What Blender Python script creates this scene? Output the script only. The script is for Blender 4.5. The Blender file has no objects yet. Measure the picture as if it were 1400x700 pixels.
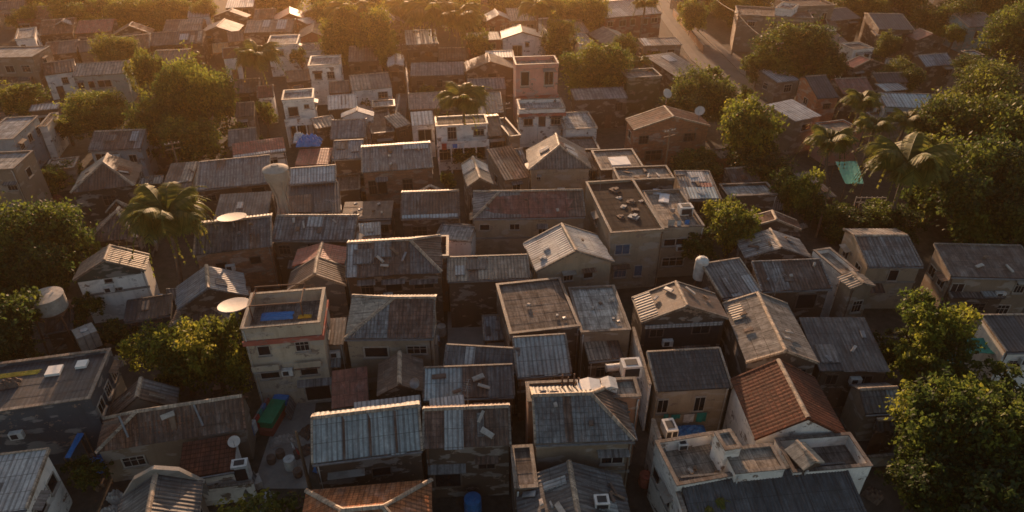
import bpy, math, random
from mathutils import Vector, Matrix
random.seed(7)
SC = bpy.context.scene
COL = SC.collection
PI = math.pi
CAM_H, PITCH = 38.0, 33.0
SUN_AZ, SUN_EL = -8.5, 10.5     # degrees; azimuth from +Y, negative to the left

# ------------------------------------------------------------------ materials
def newmat(name):
    m = bpy.data.materials.new(name); m.use_nodes = True
    nt = m.node_tree; b = nt.nodes['Principled BSDF']
    b.inputs['Specular IOR Level'].default_value = .3
    return m, nt, b
def N(nt, t, **kw):
    n = nt.nodes.new(t)
    for k, v in kw.items():
        if k in n.inputs: n.inputs[k].default_value = v
        else: setattr(n, k, v)
    return n
def mixc(nt, fac, a, b, blend='MIX'):
    n = nt.nodes.new('ShaderNodeMix'); n.data_type = 'RGBA'; n.blend_type = blend
    for i, v in ((0, fac), (6, a), (7, b)):
        if hasattr(v, 'is_output'): nt.links.new(v, n.inputs[i])
        elif i == 0: n.inputs[0].default_value = v
        else: n.inputs[i].default_value = (*v, 1)
    return n.outputs[2]
def ramp(nt, src, lo, hi):
    n = N(nt, 'ShaderNodeMapRange'); n.inputs[1].default_value = lo; n.inputs[2].default_value = hi
    nt.links.new(src, n.inputs[0]); return n.outputs[0]
def noise(nt, vec, scale, detail=4, rough=.6):
    n = N(nt, 'ShaderNodeTexNoise'); n.inputs['Scale'].default_value = scale
    n.inputs['Detail'].default_value = detail; n.inputs['Roughness'].default_value = rough
    if vec: nt.links.new(vec, n.inputs['Vector'])
    return n.outputs['Fac']
def mapping(nt, vec, sc, loc=None):
    n = N(nt, 'ShaderNodeMapping'); n.inputs['Scale'].default_value = sc
    nt.links.new(vec, n.inputs['Vector'])
    if loc is not None: nt.links.new(loc, n.inputs['Location'])
    return n.outputs[0]
def randloc(nt):
    oi = N(nt, 'ShaderNodeObjectInfo'); m = N(nt, 'ShaderNodeMath', operation='MULTIPLY')
    m.inputs[1].default_value = 91.7; nt.links.new(oi.outputs['Random'], m.inputs[0])
    c = N(nt, 'ShaderNodeCombineXYZ'); nt.links.new(m.outputs[0], c.inputs[0]); nt.links.new(m.outputs[0], c.inputs[1])
    return c.outputs[0], oi.outputs['Random']
def bumpn(nt, b, h, strength, dist):
    n = N(nt, 'ShaderNodeBump'); n.inputs['Strength'].default_value = strength; n.inputs['Distance'].default_value = dist
    nt.links.new(h, n.inputs['Height']); nt.links.new(n.outputs[0], b.inputs['Normal'])
MAT = {}
def style_of(mat):
    if mat in ('terra', 'terrabright', 'red', 'orange'): return 'course'
    if mat in ('terrold', 'darktile', 'rusttile', 'greytile'): return 'tile'
    if mat in ('darkcorr',): return 'fine'
    if mat in ('slabroof', 'brownflat', 'beigeroof', 'redflat', 'salmon'): return 'slab'
    return 'sheet'
JOINT = {k: (.26, .36) for k in ('terrold', 'darktile', 'rusttile', 'greytile')}
JOINT.update({k: (.30, .34) for k in ('terra', 'terrabright', 'red', 'orange')}); JOINT.update({k: (1.5, .9) for k in ('slabroof', 'slabdark', 'slabpale', 'slabtan', 'slabblack', 'slabblue', 'brownflat')})
def sheetmat(name, a, b_, rust=.3, rcol=(.16, .07, .035), rough=.6, metal=0., stain=.55):
    """weathered roofing: tone per sheet, rust blotches, streaks running down the slope"""
    m, nt, b = newmat('roofing_' + name); L = nt.links.new
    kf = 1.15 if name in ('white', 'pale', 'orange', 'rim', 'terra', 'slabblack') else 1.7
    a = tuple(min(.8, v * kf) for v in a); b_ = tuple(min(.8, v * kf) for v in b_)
    at = N(nt, 'ShaderNodeAttribute', attribute_name='tone')
    uv = N(nt, 'ShaderNodeUVMap', uv_map='UVMap').outputs[0]
    loc, rnd = randloc(nt)
    c = mixc(nt, at.outputs['Fac'], a, b_)
    big = noise(nt, mapping(nt, uv, (.45, .45, 1), loc), 1.0, 6, .65)
    strk = noise(nt, mapping(nt, uv, (3.2, .22, 1), loc), 1.0, 5, .7)
    fine = noise(nt, mapping(nt, uv, (5, 5, 1), loc), 1.0, 5, .7)
    mm = N(nt, 'ShaderNodeMath', operation='ADD'); L(big, mm.inputs[0]); L(strk, mm.inputs[1])
    rf = ramp(nt, mm.outputs[0], 1.16 - rust * .5, 1.34 - rust * .35)
    m2 = N(nt, 'ShaderNodeMath', operation='MULTIPLY'); L(rf, m2.inputs[0]); m2.inputs[1].default_value = min(.92, .35 + rust)
    c = mixc(nt, m2.outputs[0], c, rcol)
    c = mixc(nt, ramp(nt, strk, .42, .72), c, mixc(nt, stain, c, tuple(v * .45 for v in a)))
    c = mixc(nt, ramp(nt, fine, .35, .75), mixc(nt, .35, c, (.03, .027, .025)), c)
    if style_of(name) == 'sheet' and name[:4] not in ('slab', 'ridg', 'rim', 'rimd'):   # valleys of the corrugation darkened for contrast
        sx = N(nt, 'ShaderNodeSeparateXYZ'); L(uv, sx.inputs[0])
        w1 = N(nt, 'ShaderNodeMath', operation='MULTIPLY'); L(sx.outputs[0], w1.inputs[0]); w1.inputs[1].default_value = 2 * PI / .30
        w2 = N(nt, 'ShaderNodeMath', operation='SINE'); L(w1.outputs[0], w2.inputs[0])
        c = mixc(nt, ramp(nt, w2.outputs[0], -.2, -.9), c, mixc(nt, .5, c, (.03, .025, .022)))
    bt = N(nt, 'ShaderNodeTexBrick'); bt.inputs['Scale'].default_value = 1.; bt.offset = 0.
    bt.inputs['Brick Width'].default_value = JW[0] if (JW := JOINT.get(name)) else .90; bt.inputs['Row Height'].default_value = JW[1] if JW else 1.15
    bt.inputs['Mortar Size'].default_value = .03; bt.inputs['Mortar Smooth'].default_value = .6
    for q_ in ('Color1', 'Color2'): bt.inputs[q_].default_value = (1, 1, 1, 1)
    bt.inputs['Color1'].default_value = (.86, .86, .86, 1); bt.inputs['Color2'].default_value = (1.12, 1.11, 1.1, 1)
    bt.inputs['Mortar'].default_value = ((.5, .48, .46, 1) if style_of(name) == 'tile' else (.30, .28, .26, 1)); L(uv, bt.inputs['Vector'])
    c = mixc(nt, .85, c, bt.outputs['Color'], 'MULTIPLY')
    br = mixc(nt, ramp(nt, noise(nt, mapping(nt, uv, (1.1, .6, 1), loc), 1.0, 3), .5, .75), c, mixc(nt, .3 if sum(a) > .36 else .05, c, (.5, .47, .43)))
    d1 = noise(nt, mapping(nt, uv, (1.7, 1.1, 1), loc), 1.0, 9, .78); d2 = noise(nt, mapping(nt, uv, (5.5, .35, 1), loc), 1.3, 6, .7)
    br = mixc(nt, ramp(nt, d1, .62, .36), br, mixc(nt, .62 if stain > .45 else .38, br, (.022, .018, .015)))
    br = mixc(nt, ramp(nt, d2, .60, .38), br, mixc(nt, .5 if stain > .45 else .3, br, (.03, .022, .017)))
    br = mixc(nt, ramp(nt, d1, .60, .72), br, mixc(nt, .35 if sum(a) > .36 else .08, br, (.62, .58, .52)))
    L(br, b.inputs['Base Color']); b.inputs['Roughness'].default_value = .95 if name[:4] == 'slab' else rough; b.inputs['Metallic'].default_value = metal
    if name[:4] == 'slab' or name[:4] == 'terr': b.inputs['Specular IOR Level'].default_value = .04
    bumpn(nt, b, fine, .35, .02)
    MAT[name] = m; return m
sheetmat('rust', (.145, .078, .048), (.25, .185, .145), .8)
sheetmat('greyrust', (.20, .20, .19), (.30, .29, .28), .5)
sheetmat('grey', (.17, .165, .16), (.27, .26, .25), .25)
sheetmat('darkgrey', (.075, .075, .078), (.15, .145, .14), .25)
sheetmat('greytile', (.16, .165, .165), (.25, .25, .245), .3)
sheetmat('greybrown', (.14, .12, .105), (.22, .19, .165), .3)
sheetmat('bluegrey', (.16, .19, .21), (.26, .29, .31), .2)
sheetmat('blue', (.22, .25, .25), (.32, .35, .345), .1, stain=.4)
sheetmat('paleblue', (.30, .40, .42), (.42, .50, .51), .08, stain=.3)
sheetmat('pale', (.46, .47, .465), (.64, .64, .62), .15, stain=.4)
sheetmat('white', (.62, .60, .56), (.78, .76, .72), .08, stain=.35)
sheetmat('tan', (.34, .27, .20), (.46, .38, .29), .2)
sheetmat('beigeroof', (.40, .34, .26), (.48, .41, .32), .1)
sheetmat('tanbrown', (.30, .225, .165), (.38, .30, .22), .2)
sheetmat('salmon', (.42, .25, .18), (.50, .32, .24), .15)
sheetmat('brown', (.12, .066, .043), (.205, .125, .085), .45)
sheetmat('brownflat', (.105, .066, .047), (.165, .112, .082), .3)
sheetmat('rusttile', (.14, .066, .043), (.24, .14, .10), .5, (.11, .05, .03))
sheetmat('redflat', (.20, .068, .047), (.26, .10, .07), .2)
sheetmat('red', (.33, .075, .05), (.42, .12, .08), .12)
sheetmat('terrabright', (.36, .125, .05), (.50, .20, .085), .12, (.16, .07, .04))  # terracotta's own orange, brightened further as if the sun reached this roof
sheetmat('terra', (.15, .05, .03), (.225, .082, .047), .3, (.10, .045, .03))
sheetmat('terrold', (.19, .085, .05), (.28, .145, .09), .4, (.09, .06, .045))
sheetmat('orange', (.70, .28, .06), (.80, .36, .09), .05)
sheetmat('dark', (.045, .046, .05), (.085, .085, .088), .2)
sheetmat('darktile', (.05, .047, .045), (.10, .09, .085), .25)
sheetmat('darkcorr', (.055, .06, .065), (.10, .105, .11), .2)
sheetmat('slabroof', (.22, .20, .175), (.30, .28, .25), .25, (.13, .105, .085))
sheetmat('patch', (.24, .235, .22), (.46, .44, .41), .45)
sheetmat('slabdark', (.15, .125, .105), (.20, .17, .145), .3, (.07, .058, .05))
sheetmat('slabblack', (.05, .043, .038), (.085, .074, .066), .3, (.05, .042, .038))
sheetmat('slabpale', (.38, .36, .33), (.50, .47, .43), .35, (.17, .145, .12))
sheetmat('slabtan', (.30, .25, .20), (.40, .34, .27), .25, (.16, .13, .10))
sheetmat('slabblue', (.26, .29, .31), (.36, .38, .39), .2)
sheetmat('blueflat', (.04, .17, .34), (.05, .2, .38), .05)
sheetmat('ridge', (.36, .27, .19), (.46, .36, .26), .2)
sheetmat('rim', (.26, .215, .17), (.38, .33, .27), .4)
sheetmat('rimdark', (.12, .10, .085), (.19, .16, .135), .4)
def wallmat(name, col, brick=0, stain=.6):
    if name not in ('white', 'stained', 'pink', 'redband'): col = tuple(v * .78 for v in col)
    m, nt, b = newmat('plaster_' + name); L = nt.links.new
    oc = N(nt, 'ShaderNodeTexCoord').outputs['Object']
    loc, rnd = randloc(nt)
    st = noise(nt, mapping(nt, oc, (1.3, 1.3, .16), loc), 1.0, 6, .7)
    bg = noise(nt, mapping(nt, oc, (.5, .5, .5), loc), 1.0, 5, .6)
    fn = noise(nt, mapping(nt, oc, (7, 7, 7), loc), 1.0, 4, .7)
    dark = tuple(v * .42 for v in col)
    c = mixc(nt, ramp(nt, bg, .3, .7), tuple(min(1, v * 1.12) for v in col), tuple(v * .8 for v in col))
    f = N(nt, 'ShaderNodeMath', operation='MULTIPLY'); L(ramp(nt, st, .5, .78), f.inputs[0]); f.inputs[1].default_value = stain
    c = mixc(nt, f.outputs[0], c, dark)
    c = mixc(nt, ramp(nt, fn, .3, .8), mixc(nt, .22, c, dark), c)
    pn = noise(nt, mapping(nt, oc, (.8, .8, 1.1), loc), 1.0, 7, .72)
    c = mixc(nt, ramp(nt, pn, .585, .6), c, (.20, .15, .115))
    c = mixc(nt, ramp(nt, noise(nt, mapping(nt, oc, (.35, .35, .9), loc), 1.7, 3, .5), .56, .6), c, mixc(nt, .45, c, (.34, .31, .28)))
    if brick:
        bt = N(nt, 'ShaderNodeTexBrick'); bt.inputs['Scale'].default_value = 1.0
        bt.inputs['Brick Width'].default_value = .42; bt.inputs['Row Height'].default_value = .16; bt.inputs['Mortar Size'].default_value = .012
        bt.inputs['Color1'].default_value = (.75, .75, .75, 1); bt.inputs['Color2'].default_value = (1.1, 1.05, 1, 1); bt.inputs['Mortar'].default_value = (.7, .72, .74, 1)
        sp = N(nt, 'ShaderNodeSeparateXYZ'); L(oc, sp.inputs[0]); cb = N(nt, 'ShaderNodeCombineXYZ')
        ad = N(nt, 'ShaderNodeMath', operation='ADD'); L(sp.outputs[0], ad.inputs[0]); L(sp.outputs[1], ad.inputs[1])
        L(ad.outputs[0], cb.inputs[0]); L(sp.outputs[2], cb.inputs[1]); L(cb.outputs[0], bt.inputs['Vector'])
        c = mixc(nt, 1., c, bt.outputs['Color'], 'MULTIPLY')
    L(c, b.inputs['Base Color']); b.inputs['Roughness'].default_value = .85
    bumpn(nt, b, fn, .3, .02)
    MAT['w_' + name] = m; return m
wallmat('beige', (.40, .31, .215)); wallmat('stained', (.46, .37, .27), stain=.9); wallmat('tan', (.29, .215, .15))
wallmat('white', (.78, .73, .66)); wallmat('brown', (.115, .078, .055)); wallmat('darkwood', (.075, .055, .042))
wallmat('navy', (.07, .085, .10)); wallmat('teal', (.20, .34, .36)); wallmat('paleblue', (.40, .45, .46))
wallmat('palegreen', (.42, .46, .39)); wallmat('pink', (.58, .28, .21), stain=.3); wallmat('redwall', (.27, .10, .07))
wallmat('orangewall', (.36, .185, .11), 1); wallmat('brick', (.44, .19, .10), 1); wallmat('terrawall', (.40, .20, .12))
wallmat('darkgrey', (.14, .13, .125)); wallmat('vine', (.13, .12, .06)); wallmat('darkgreen', (.045, .07, .06))
wallmat('redband', (.36, .10, .07), stain=.3); wallmat('concrete', (.30, .27, .23)); wallmat('grey', (.25, .24, .22))
def plain(name, col, rough=.6, metal=0., var=.25, scale=3.):
    m, nt, b = newmat(name)
    oc = N(nt, 'ShaderNodeTexCoord').outputs['Object']; loc, rnd = randloc(nt)
    n = noise(nt, mapping(nt, oc, (1, 1, 1), loc), scale, 5, .65)
    c = mixc(nt, ramp(nt, n, .3, .75), col, tuple(v * (1 - var * 2) if var < .5 else v * .1 for v in col))
    nt.links.new(c, b.inputs['Base Color']); b.inputs['Roughness'].default_value = rough; b.inputs['Metallic'].default_value = metal
    MAT[name] = m; return m
plain('frame_paint', (.42, .37, .31)); plain('frame_dark', (.13, .10, .08)); plain('door_wood', (.14, .075, .05))
plain('tank_plastic', (.42, .375, .32), .5); plain('tank_white', (.58, .56, .52), .5); plain('metal_grey', (.28, .28, .28), .45, .5)
plain('ac_paint', (.66, .63, .58), .45); plain('ac_dark', (.03, .03, .032), .6); plain('dish_paint', (.50, .44, .38), .5, var=.12)
plain('blue_tarp', (.03, .19, .48), .55, var=.2); plain('teal_tarp', (.012, .23, .20), .6, var=.2); plain('green_tarp', (.012, .22, .10), .6, var=.2)
plain('red_cloth', (.45, .05, .04), .8); plain('white_cloth', (.62, .60, .58), .8); plain('blue_plastic', (.03, .17, .40), .4)
plain('pale_tarp', (.55, .56, .58), .6); plain('wood_pole', (.20, .13, .085), .85); plain('bark', (.12, .085, .06), .9)
plain('palm_bark', (.17, .13, .10), .9); plain('rust_iron', (.15, .075, .045), .8); plain('junk_brown', (.15, .10, .075), .8)
plain('junk_pale', (.45, .40, .35), .8); plain('junk_red', (.35, .10, .07), .8); plain('wire_black', (.02, .02, .02), .6)
plain('yellow_cloth', (.55, .36, .05), .8); plain('glassy', (.02, .022, .025), .15, var=.3)
plain('blue_glass', (.06, .13, .20), .2); plain('fibre_white', (.74, .70, .64), .5, var=.1)
plain('concrete_tower', (.42, .36, .29), .85, var=.18, scale=1.5)
def groundmat():
    m, nt, b = newmat('ground_soil')
    oc = N(nt, 'ShaderNodeTexCoord').outputs['Object']
    a = noise(nt, oc, .09, 6, .65); d = noise(nt, oc, 1.4, 6, .7)
    c = mixc(nt, ramp(nt, a, .4, .62), (.05, .037, .028), (.03, .03, .018))
    c = mixc(nt, ramp(nt, d, .4, .85), c, (.10, .08, .062))
    nt.links.new(c, b.inputs['Base Color']); b.inputs['Roughness'].default_value = .95
    bumpn(nt, b, d, .6, .1); MAT['ground'] = m
groundmat()
def pavemat(name, c1, c2, cracks=.5):
    m, nt, b = newmat(name)
    oc = N(nt, 'ShaderNodeTexCoord').outputs['Object']
    a = noise(nt, oc, .35, 6, .65); d = noise(nt, oc, 4., 5, .7)
    c = mixc(nt, ramp(nt, a, .35, .65), c1, c2)
    c = mixc(nt, ramp(nt, d, .25, .8), mixc(nt, cracks, c, (.04, .035, .03)), c)
    nt.links.new(c, b.inputs['Base Color']); b.inputs['Roughness'].default_value = .85
    bumpn(nt, b, d, .3, .02); MAT[name] = m
pavemat('asphalt', (.07, .064, .058), (.115, .105, .095), .7); pavemat('paving', (.30, .27, .235), (.20, .18, .155), .3); pavemat('kerb_stone', (.17, .145, .12), (.12, .10, .085), .7)
def leafmat(name, dark, mid, bright, trans=.45):
    m, nt, b = newmat(name); L = nt.links.new
    at = N(nt, 'ShaderNodeAttribute', attribute_name='tone')
    oi = N(nt, 'ShaderNodeObjectInfo')
    c = mixc(nt, ramp(nt, at.outputs['Fac'], 0, .5), dark, mid)
    c = mixc(nt, ramp(nt, at.outputs['Fac'], .5, 1.), c, bright)
    hs = N(nt, 'ShaderNodeHueSaturation'); L(c, hs.inputs['Color'])
    mr = N(nt, 'ShaderNodeMapRange'); L(oi.outputs['Random'], mr.inputs[0]); mr.inputs[3].default_value = .485; mr.inputs[4].default_value = .512
    L(mr.outputs[0], hs.inputs['Hue'])
    L(hs.outputs[0], b.inputs['Base Color']); b.inputs['Roughness'].default_value = .6
    tr = N(nt, 'ShaderNodeBsdfTranslucent'); g = N(nt, 'ShaderNodeGamma'); g.inputs[1].default_value = .8
    L(hs.outputs[0], g.inputs[0]); L(g.outputs[0], tr.inputs['Color'])
    mx = N(nt, 'ShaderNodeMixShader'); mx.inputs[0].default_value = trans
    L(b.outputs[0], mx.inputs[1]); L(tr.outputs[0], mx.inputs[2]); L(mx.outputs[0], nt.nodes['Material Output'].inputs['Surface'])
    MAT[name] = m
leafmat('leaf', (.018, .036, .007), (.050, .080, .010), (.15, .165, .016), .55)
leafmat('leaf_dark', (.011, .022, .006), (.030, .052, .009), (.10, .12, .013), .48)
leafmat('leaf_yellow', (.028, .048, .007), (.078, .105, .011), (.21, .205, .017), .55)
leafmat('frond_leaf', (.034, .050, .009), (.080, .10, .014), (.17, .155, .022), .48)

# ------------------------------------------------------------------ mesh helpers
class MB:
    def __init__(s): s.v = []; s.f = []; s.m = []; s.t = []; s.uv = []
    def face(s, pts, mat=0, tone=.5, uv=None):
        i = len(s.v); s.v += [tuple(p) for p in pts]; s.f.append(tuple(range(i, i + len(pts))))
        s.m.append(mat); s.t.append(tone)
        if uv is None:
            a, b = Vector(pts[0]), Vector(pts[1]); e = (b - a)
            e = e.normalized() if e.length > 1e-9 else Vector((1, 0, 0))
            n = Vector((0, 0, 0))
            for k in range(1, len(pts) - 1): n += (Vector(pts[k]) - a).cross(Vector(pts[k + 1]) - a)
            g = n.cross(e); g = g.normalized() if g.length > 1e-12 else Vector((0, 0, 1))
            uv = [((Vector(p) - a).dot(e) + a.x, (Vector(p) - a).dot(g) + a.y + a.z) for p in pts]
        s.uv += uv
    def box(s, x0, x1, y0, y1, z0, z1, mat=0, tone=.5, M=None):
        P = [Vector((x, y, z)) for z in (z0, z1) for y in (y0, y1) for x in (x0, x1)]
        if M: P = [M @ p for p in P]
        for q in ((0, 2, 3, 1), (4, 5, 7, 6), (0, 1, 5, 4), (2, 6, 7, 3), (0, 4, 6, 2), (1, 3, 7, 5)):
            s.face([P[k] for k in q], mat, tone)
    def tube(s, pts, rads, n=8, mat=0, tone=.5, caps=True):
        rings = []
        for i, p in enumerate(pts):
            p = Vector(p); a = Vector(pts[max(0, i - 1)]); b = Vector(pts[min(len(pts) - 1, i + 1)])
            d = (b - a).normalized(); x = d.cross(Vector((0, 0, 1)))
            if x.length < 1e-3: x = Vector((1, 0, 0))
            x.normalize(); y = d.cross(x)
            r = rads[i] if hasattr(rads, '__len__') else rads
            rings.append([p + (x * math.cos(2 * PI * k / n) + y * math.sin(2 * PI * k / n)) * r for k in range(n)])
        for i in range(len(rings) - 1):
            for k in range(n):
                s.face([rings[i][k], rings[i + 1][k], rings[i + 1][(k + 1) % n], rings[i][(k + 1) % n]], mat, tone)
        if caps:
            s.face(rings[0], mat, tone); s.face(list(reversed(rings[-1])), mat, tone)
    def lathe(s, prof, n=20, mat=0, M=None):
        for (r0, z0), (r1, z1) in zip(prof, prof[1:]):
            for k in range(n):
                a, b = 2 * PI * k / n, 2 * PI * (k + 1) / n
                q = [Vector((r0 * math.cos(a), r0 * math.sin(a), z0)), Vector((r0 * math.cos(b), r0 * math.sin(b), z0)),
                     Vector((r1 * math.cos(b), r1 * math.sin(b), z1)), Vector((r1 * math.cos(a), r1 * math.sin(a), z1))]
                if r0 < 1e-4: q = [q[0], q[2], q[3]]
                elif r1 < 1e-4: q = q[:3]
                if M: q = [M @ p for p in q]
                s.face(q, mat)
    def mesh(s, name, mats, smooth=False):
        me = bpy.data.meshes.new(name); me.from_pydata(s.v, [], s.f)
        for m in mats: me.materials.append(MAT[m])
        me.polygons.foreach_set('material_index', s.m)
        a = me.attributes.new('tone', 'FLOAT', 'FACE'); a.data.foreach_set('value', s.t)
        u = me.uv_layers.new(name='UVMap'); u.data.foreach_set('uv', [c for p in s.uv for c in p])
        if smooth: me.polygons.foreach_set('use_smooth', [True] * len(s.f))
        me.update(); return me
    def build(s, name, mats, parent=None, smooth=False, weld=False):
        if isinstance(mats, str): mats = [mats]
        me = s.mesh(name, mats, smooth)
        if weld:
            import bmesh
            bm = bmesh.new(); bm.from_mesh(me); bmesh.ops.remove_doubles(bm, verts=bm.verts, dist=1e-4); bm.to_mesh(me); bm.free()
        return link(name, me, parent)
def link(name, me, parent=None):
    o = bpy.data.objects.new(name, me); COL.objects.link(o)
    if parent: o.parent = parent
    return o
def thing(name, label, cat, loc=(0, 0, 0), rz=0., group=None):
    o = bpy.data.objects.new(name, None); COL.objects.link(o); o.empty_display_size = .3
    o.location = loc; o.rotation_euler = (0, 0, rz); o['label'] = label; o['category'] = cat
    if group: o['group'] = group
    return o
def tag(o, label, cat, group=None):
    o['label'] = label; o['category'] = cat
    if group: o['group'] = group
    return o
def struct(o): o['kind'] = 'structure'; return o

# ------------------------------------------------------------------ roofs
STYLE = {  # pitch of waves, height of waves, sheet width, sheet length, course step
    'sheet': (.30, .015, .90, 2.3, .010), 'tile': (.26, .022, .26, .36, .03), 'course': (.30, .007, .30, .34, .03), 'flat': (1., 0., 1.3, 1.0, .004), 'fine': (.20, .028, .8, 6., .006), 'slab': (1., .0, 1.5, 1.1, .012)}
ALT = {'grey': ['rust', 'pale', 'darkgrey'], 'greyrust': ['rust', 'grey', 'brown'], 'darkgrey': ['rust', 'grey'], 'rust': ['brown', 'grey', 'redflat'], 'brown': ['rust', 'grey'], 'tan': ['rust', 'greybrown'], 'bluegrey': ['rust', 'grey'], 'dark': ['grey', 'rust'], 'greybrown': ['rust', 'redflat'], 'pale': ['grey'], 'patch': ['rust', 'white', 'blue', 'grey']}
def slope(mb, poly, mats, idx, far=False, sec=None, seed=0, lift=0., style=None, deck=True, sag=0.):
    """lay real roofing sheets over a convex slope; poly[0]->poly[1] is the eave"""
    rnd = random.Random(seed)
    A, B = Vector(poly[0]), Vector(poly[1]); e = (B - A).normalized()
    n = Vector((0, 0, 0))
    for k in range(1, len(poly) - 1): n += (Vector(poly[k]) - A).cross(Vector(poly[k + 1]) - A)
    n.normalize(); g = n.cross(e)
    P2 = [((Vector(p) - A).dot(e), (Vector(p) - A).dot(g)) for p in poly]
    s0, s1 = min(p[0] for p in P2), max(p[0] for p in P2); span = s1 - s0
    def trange(s):
        lo, hi = 1e9, -1e9
        for (a, b) in zip(P2, P2[1:] + P2[:1]):
            if abs(a[0] - b[0]) < 1e-6:
                if abs(s - a[0]) < 1e-4: lo = min(lo, a[1], b[1]); hi = max(hi, a[1], b[1])
            else:
                f = (s - a[0]) / (b[0] - a[0])
                if -1e-4 <= f <= 1.0001:
                    t = a[1] + f * (b[1] - a[1]); lo = min(lo, t); hi = max(hi, t)
        return lo, hi
    T = max(p[1] for p in P2); 
    def W(s, t, z): return A + e * s + g * t + n * (z + lift - sag * math.sin(PI * max(0, min(1, (s - s0) / span))) * math.sin(PI * max(0., min(1., t / max(T, .1)))))
    st0 = style or style_of(mats[idx])
    pitch, amp, sw, sl, step = STYLE[st0]
    if far and st0 in ('tile', 'course'): pitch, sw, sl = .5, .5, .7
    if far and st0 == 'sheet': pitch = .45
    sub = 4 if amp > 0 else 1
    nsheet = max(1, round(span / sw)); sw = span / nsheet
    nw = max(1, round(sw / pitch))
    for k in range(nsheet):
        fr = (k + .5) / nsheet; mi = idx
        if sec:
            for (lim, mname) in sec:
                if fr <= lim + 1e-6:
                    if mname not in mats: mats.append(mname)
                    mi = mats.index(mname); break
        kx = .30 * nw / sw if st0 == 'sheet' else 1.
        phase = rnd.uniform(0, .6) if st0 != 'tile' else 0
        nrow = max(1, round(T / sl)); L = T / nrow
        ext = rnd.uniform(-.05, .13) if st0 == 'sheet' else 0
        col_tone = rnd.random(); mi0 = mi
        for r in range(nrow):
            tone = min(1, max(0, (col_tone * .5 + rnd.random() * .5) if st0 != 'tile' else rnd.random() * .55 + .45 * rnd.random()))
            mi = mi0
            if st0 == 'sheet' and not far and lift == 0 and mats[mi0] in ALT and rnd.random() < .09:
                am = rnd.choice(ALT[mats[mi0]])
                if am not in mats: mats.append(am)
                mi = mats.index(am)
            zo = rnd.uniform(0, .014) if st0 == 'sheet' else (rnd.uniform(0, .012) if st0 == 'tile' else rnd.uniform(0, .006))
            tb = r * L + (0 if r == 0 else (rnd.uniform(-.06, .06) - phase * .3 if st0 == 'sheet' else 0)); te = (r + 1) * L + (.0 if r == nrow - 1 else .05)
            if r == 0: tb -= max(0, ext)
            nseg = nw * sub
            for q in range(nseg):
                sa = s0 + (k + q / nseg) * sw; sb = s0 + (k + (q + 1) / nseg) * sw
                la, ha = trange(min(max(sa, s0 + 1e-4), s1 - 1e-4)); lb, hb = trange(min(max(sb, s0 + 1e-4), s1 - 1e-4))
                ext0 = -max(0, ext) if r == 0 else 0
                a0, a1 = max(tb, la + ext0), min(te, ha); b0, b1 = max(tb, lb + ext0), min(te, hb)
                if a1 - a0 < .004 and b1 - b0 < .004: continue
                if a1 < a0: a0 = a1 = (a0 + a1) / 2
                if b1 < b0: b0 = b1 = (b0 + b1) / 2
                wa = amp * math.sin(2 * PI * q / nseg * nw); wb = amp * math.sin(2 * PI * (q + 1) / nseg * nw)
                hi_a = step + zo; lo_a = zo
                pts = [W(sa, a0, wa + hi_a + amp), W(sb, b0, wb + hi_a + amp), W(sb, b1, wb + lo_a + amp), W(sa, a1, wa + lo_a + amp)]
                mb.face(pts, mi, tone, [(sa * kx, a0), (sb * kx, b0), (sb * kx, b1), (sa * kx, a1)])
    if deck:   # boarding under the sheets
        top = [W(*p, -.012) for p in P2]; bot = [W(*p, -.10) for p in P2]
        mb.face(list(reversed(bot)), idx, .2)
        for i in range(len(P2)):
            j = (i + 1) % len(P2); mb.face([bot[i], bot[j], top[j], top[i]], idx, .35)
        mb.face(top, idx, .3)
    return A, e, g, n, s0, s1, T
def cap(mb, a, b, r=.10, mat=0):
    a, b = Vector(a), Vector(b); d = (b - a)
    if d.length < .1: return
    nseg = max(1, int(d.length / .8)); d.normalize(); x = d.cross(Vector((0, 0, 1)))
    if x.length < 1e-3: x = Vector((1, 0, 0))
    x.normalize(); u = x.cross(d)
    L = (b - a).length
    for k in range(nseg):
        p, q = a + d * (L * k / nseg), a + d * (L * (k + 1) / nseg + .02)
        w = random.uniform(-.006, .006)
        pr = [(-1.5 * r, -.3 * r), (-.9 * r, .45 * r), (0, .8 * r), (.9 * r, .45 * r), (1.5 * r, -.3 * r)]
        for (i0, j0), (i1, j1) in zip(pr, pr[1:]):
            mb.face([p + x * i0 + u * (j0 + .008), q + x * i0 + u * (j0 + w), q + x * i1 + u * (j1 + w), p + x * i1 + u * (j1 + .008)], mat, random.random())

# unit window: opening centred on x, sitting on the wall plane y=0, looking to -y
def unit_window(kind):
    f = MB()
    t = .07
    f.box(-.5, .5, -.07, .0, .5, .5 + t); f.box(-.5, .5, -.07, .0, -.5 - t, -.5)
    f.box(-.5 - t, -.5, -.07, .0, -.5 - t, .5 + t); f.box(.5, .5 + t, -.07, .0, -.5 - t, .5 + t)
    if kind == 1: f.box(-.02, .02, -.05, .0, -.5, .5)
    if kind == 2:
        f.box(-.18, -.15, -.05, 0, -.5, .5); f.box(.15, .18, -.05, 0, -.5, .5); f.box(-.5, .5, -.045, -.002, .12, .16)
    s_ = MB(); s_.box(-.62, .62, -.16, 0, -.66, -.58)
    p = MB(); p.box(-.5, .5, -.025, -.004, -.5, .5)
    return f, s_, p
WIN = []
for kind in range(3):
    f, s_, p = unit_window(kind)
    WIN.append([f.mesh('window_frame', ['frame_paint']), s_.mesh('window_sill', ['w_concrete']), p.mesh('window_pane', ['glassy'])])
WIN_DARK = [WIN[0][0].copy(), WIN[1][0].copy(), WIN[2][0].copy()]
for m in WIN_DARK: m.materials[0] = MAT['frame_dark']
PANE_BLUE = WIN[0][2].copy(); PANE_BLUE.materials[0] = MAT['blue_glass']
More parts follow.
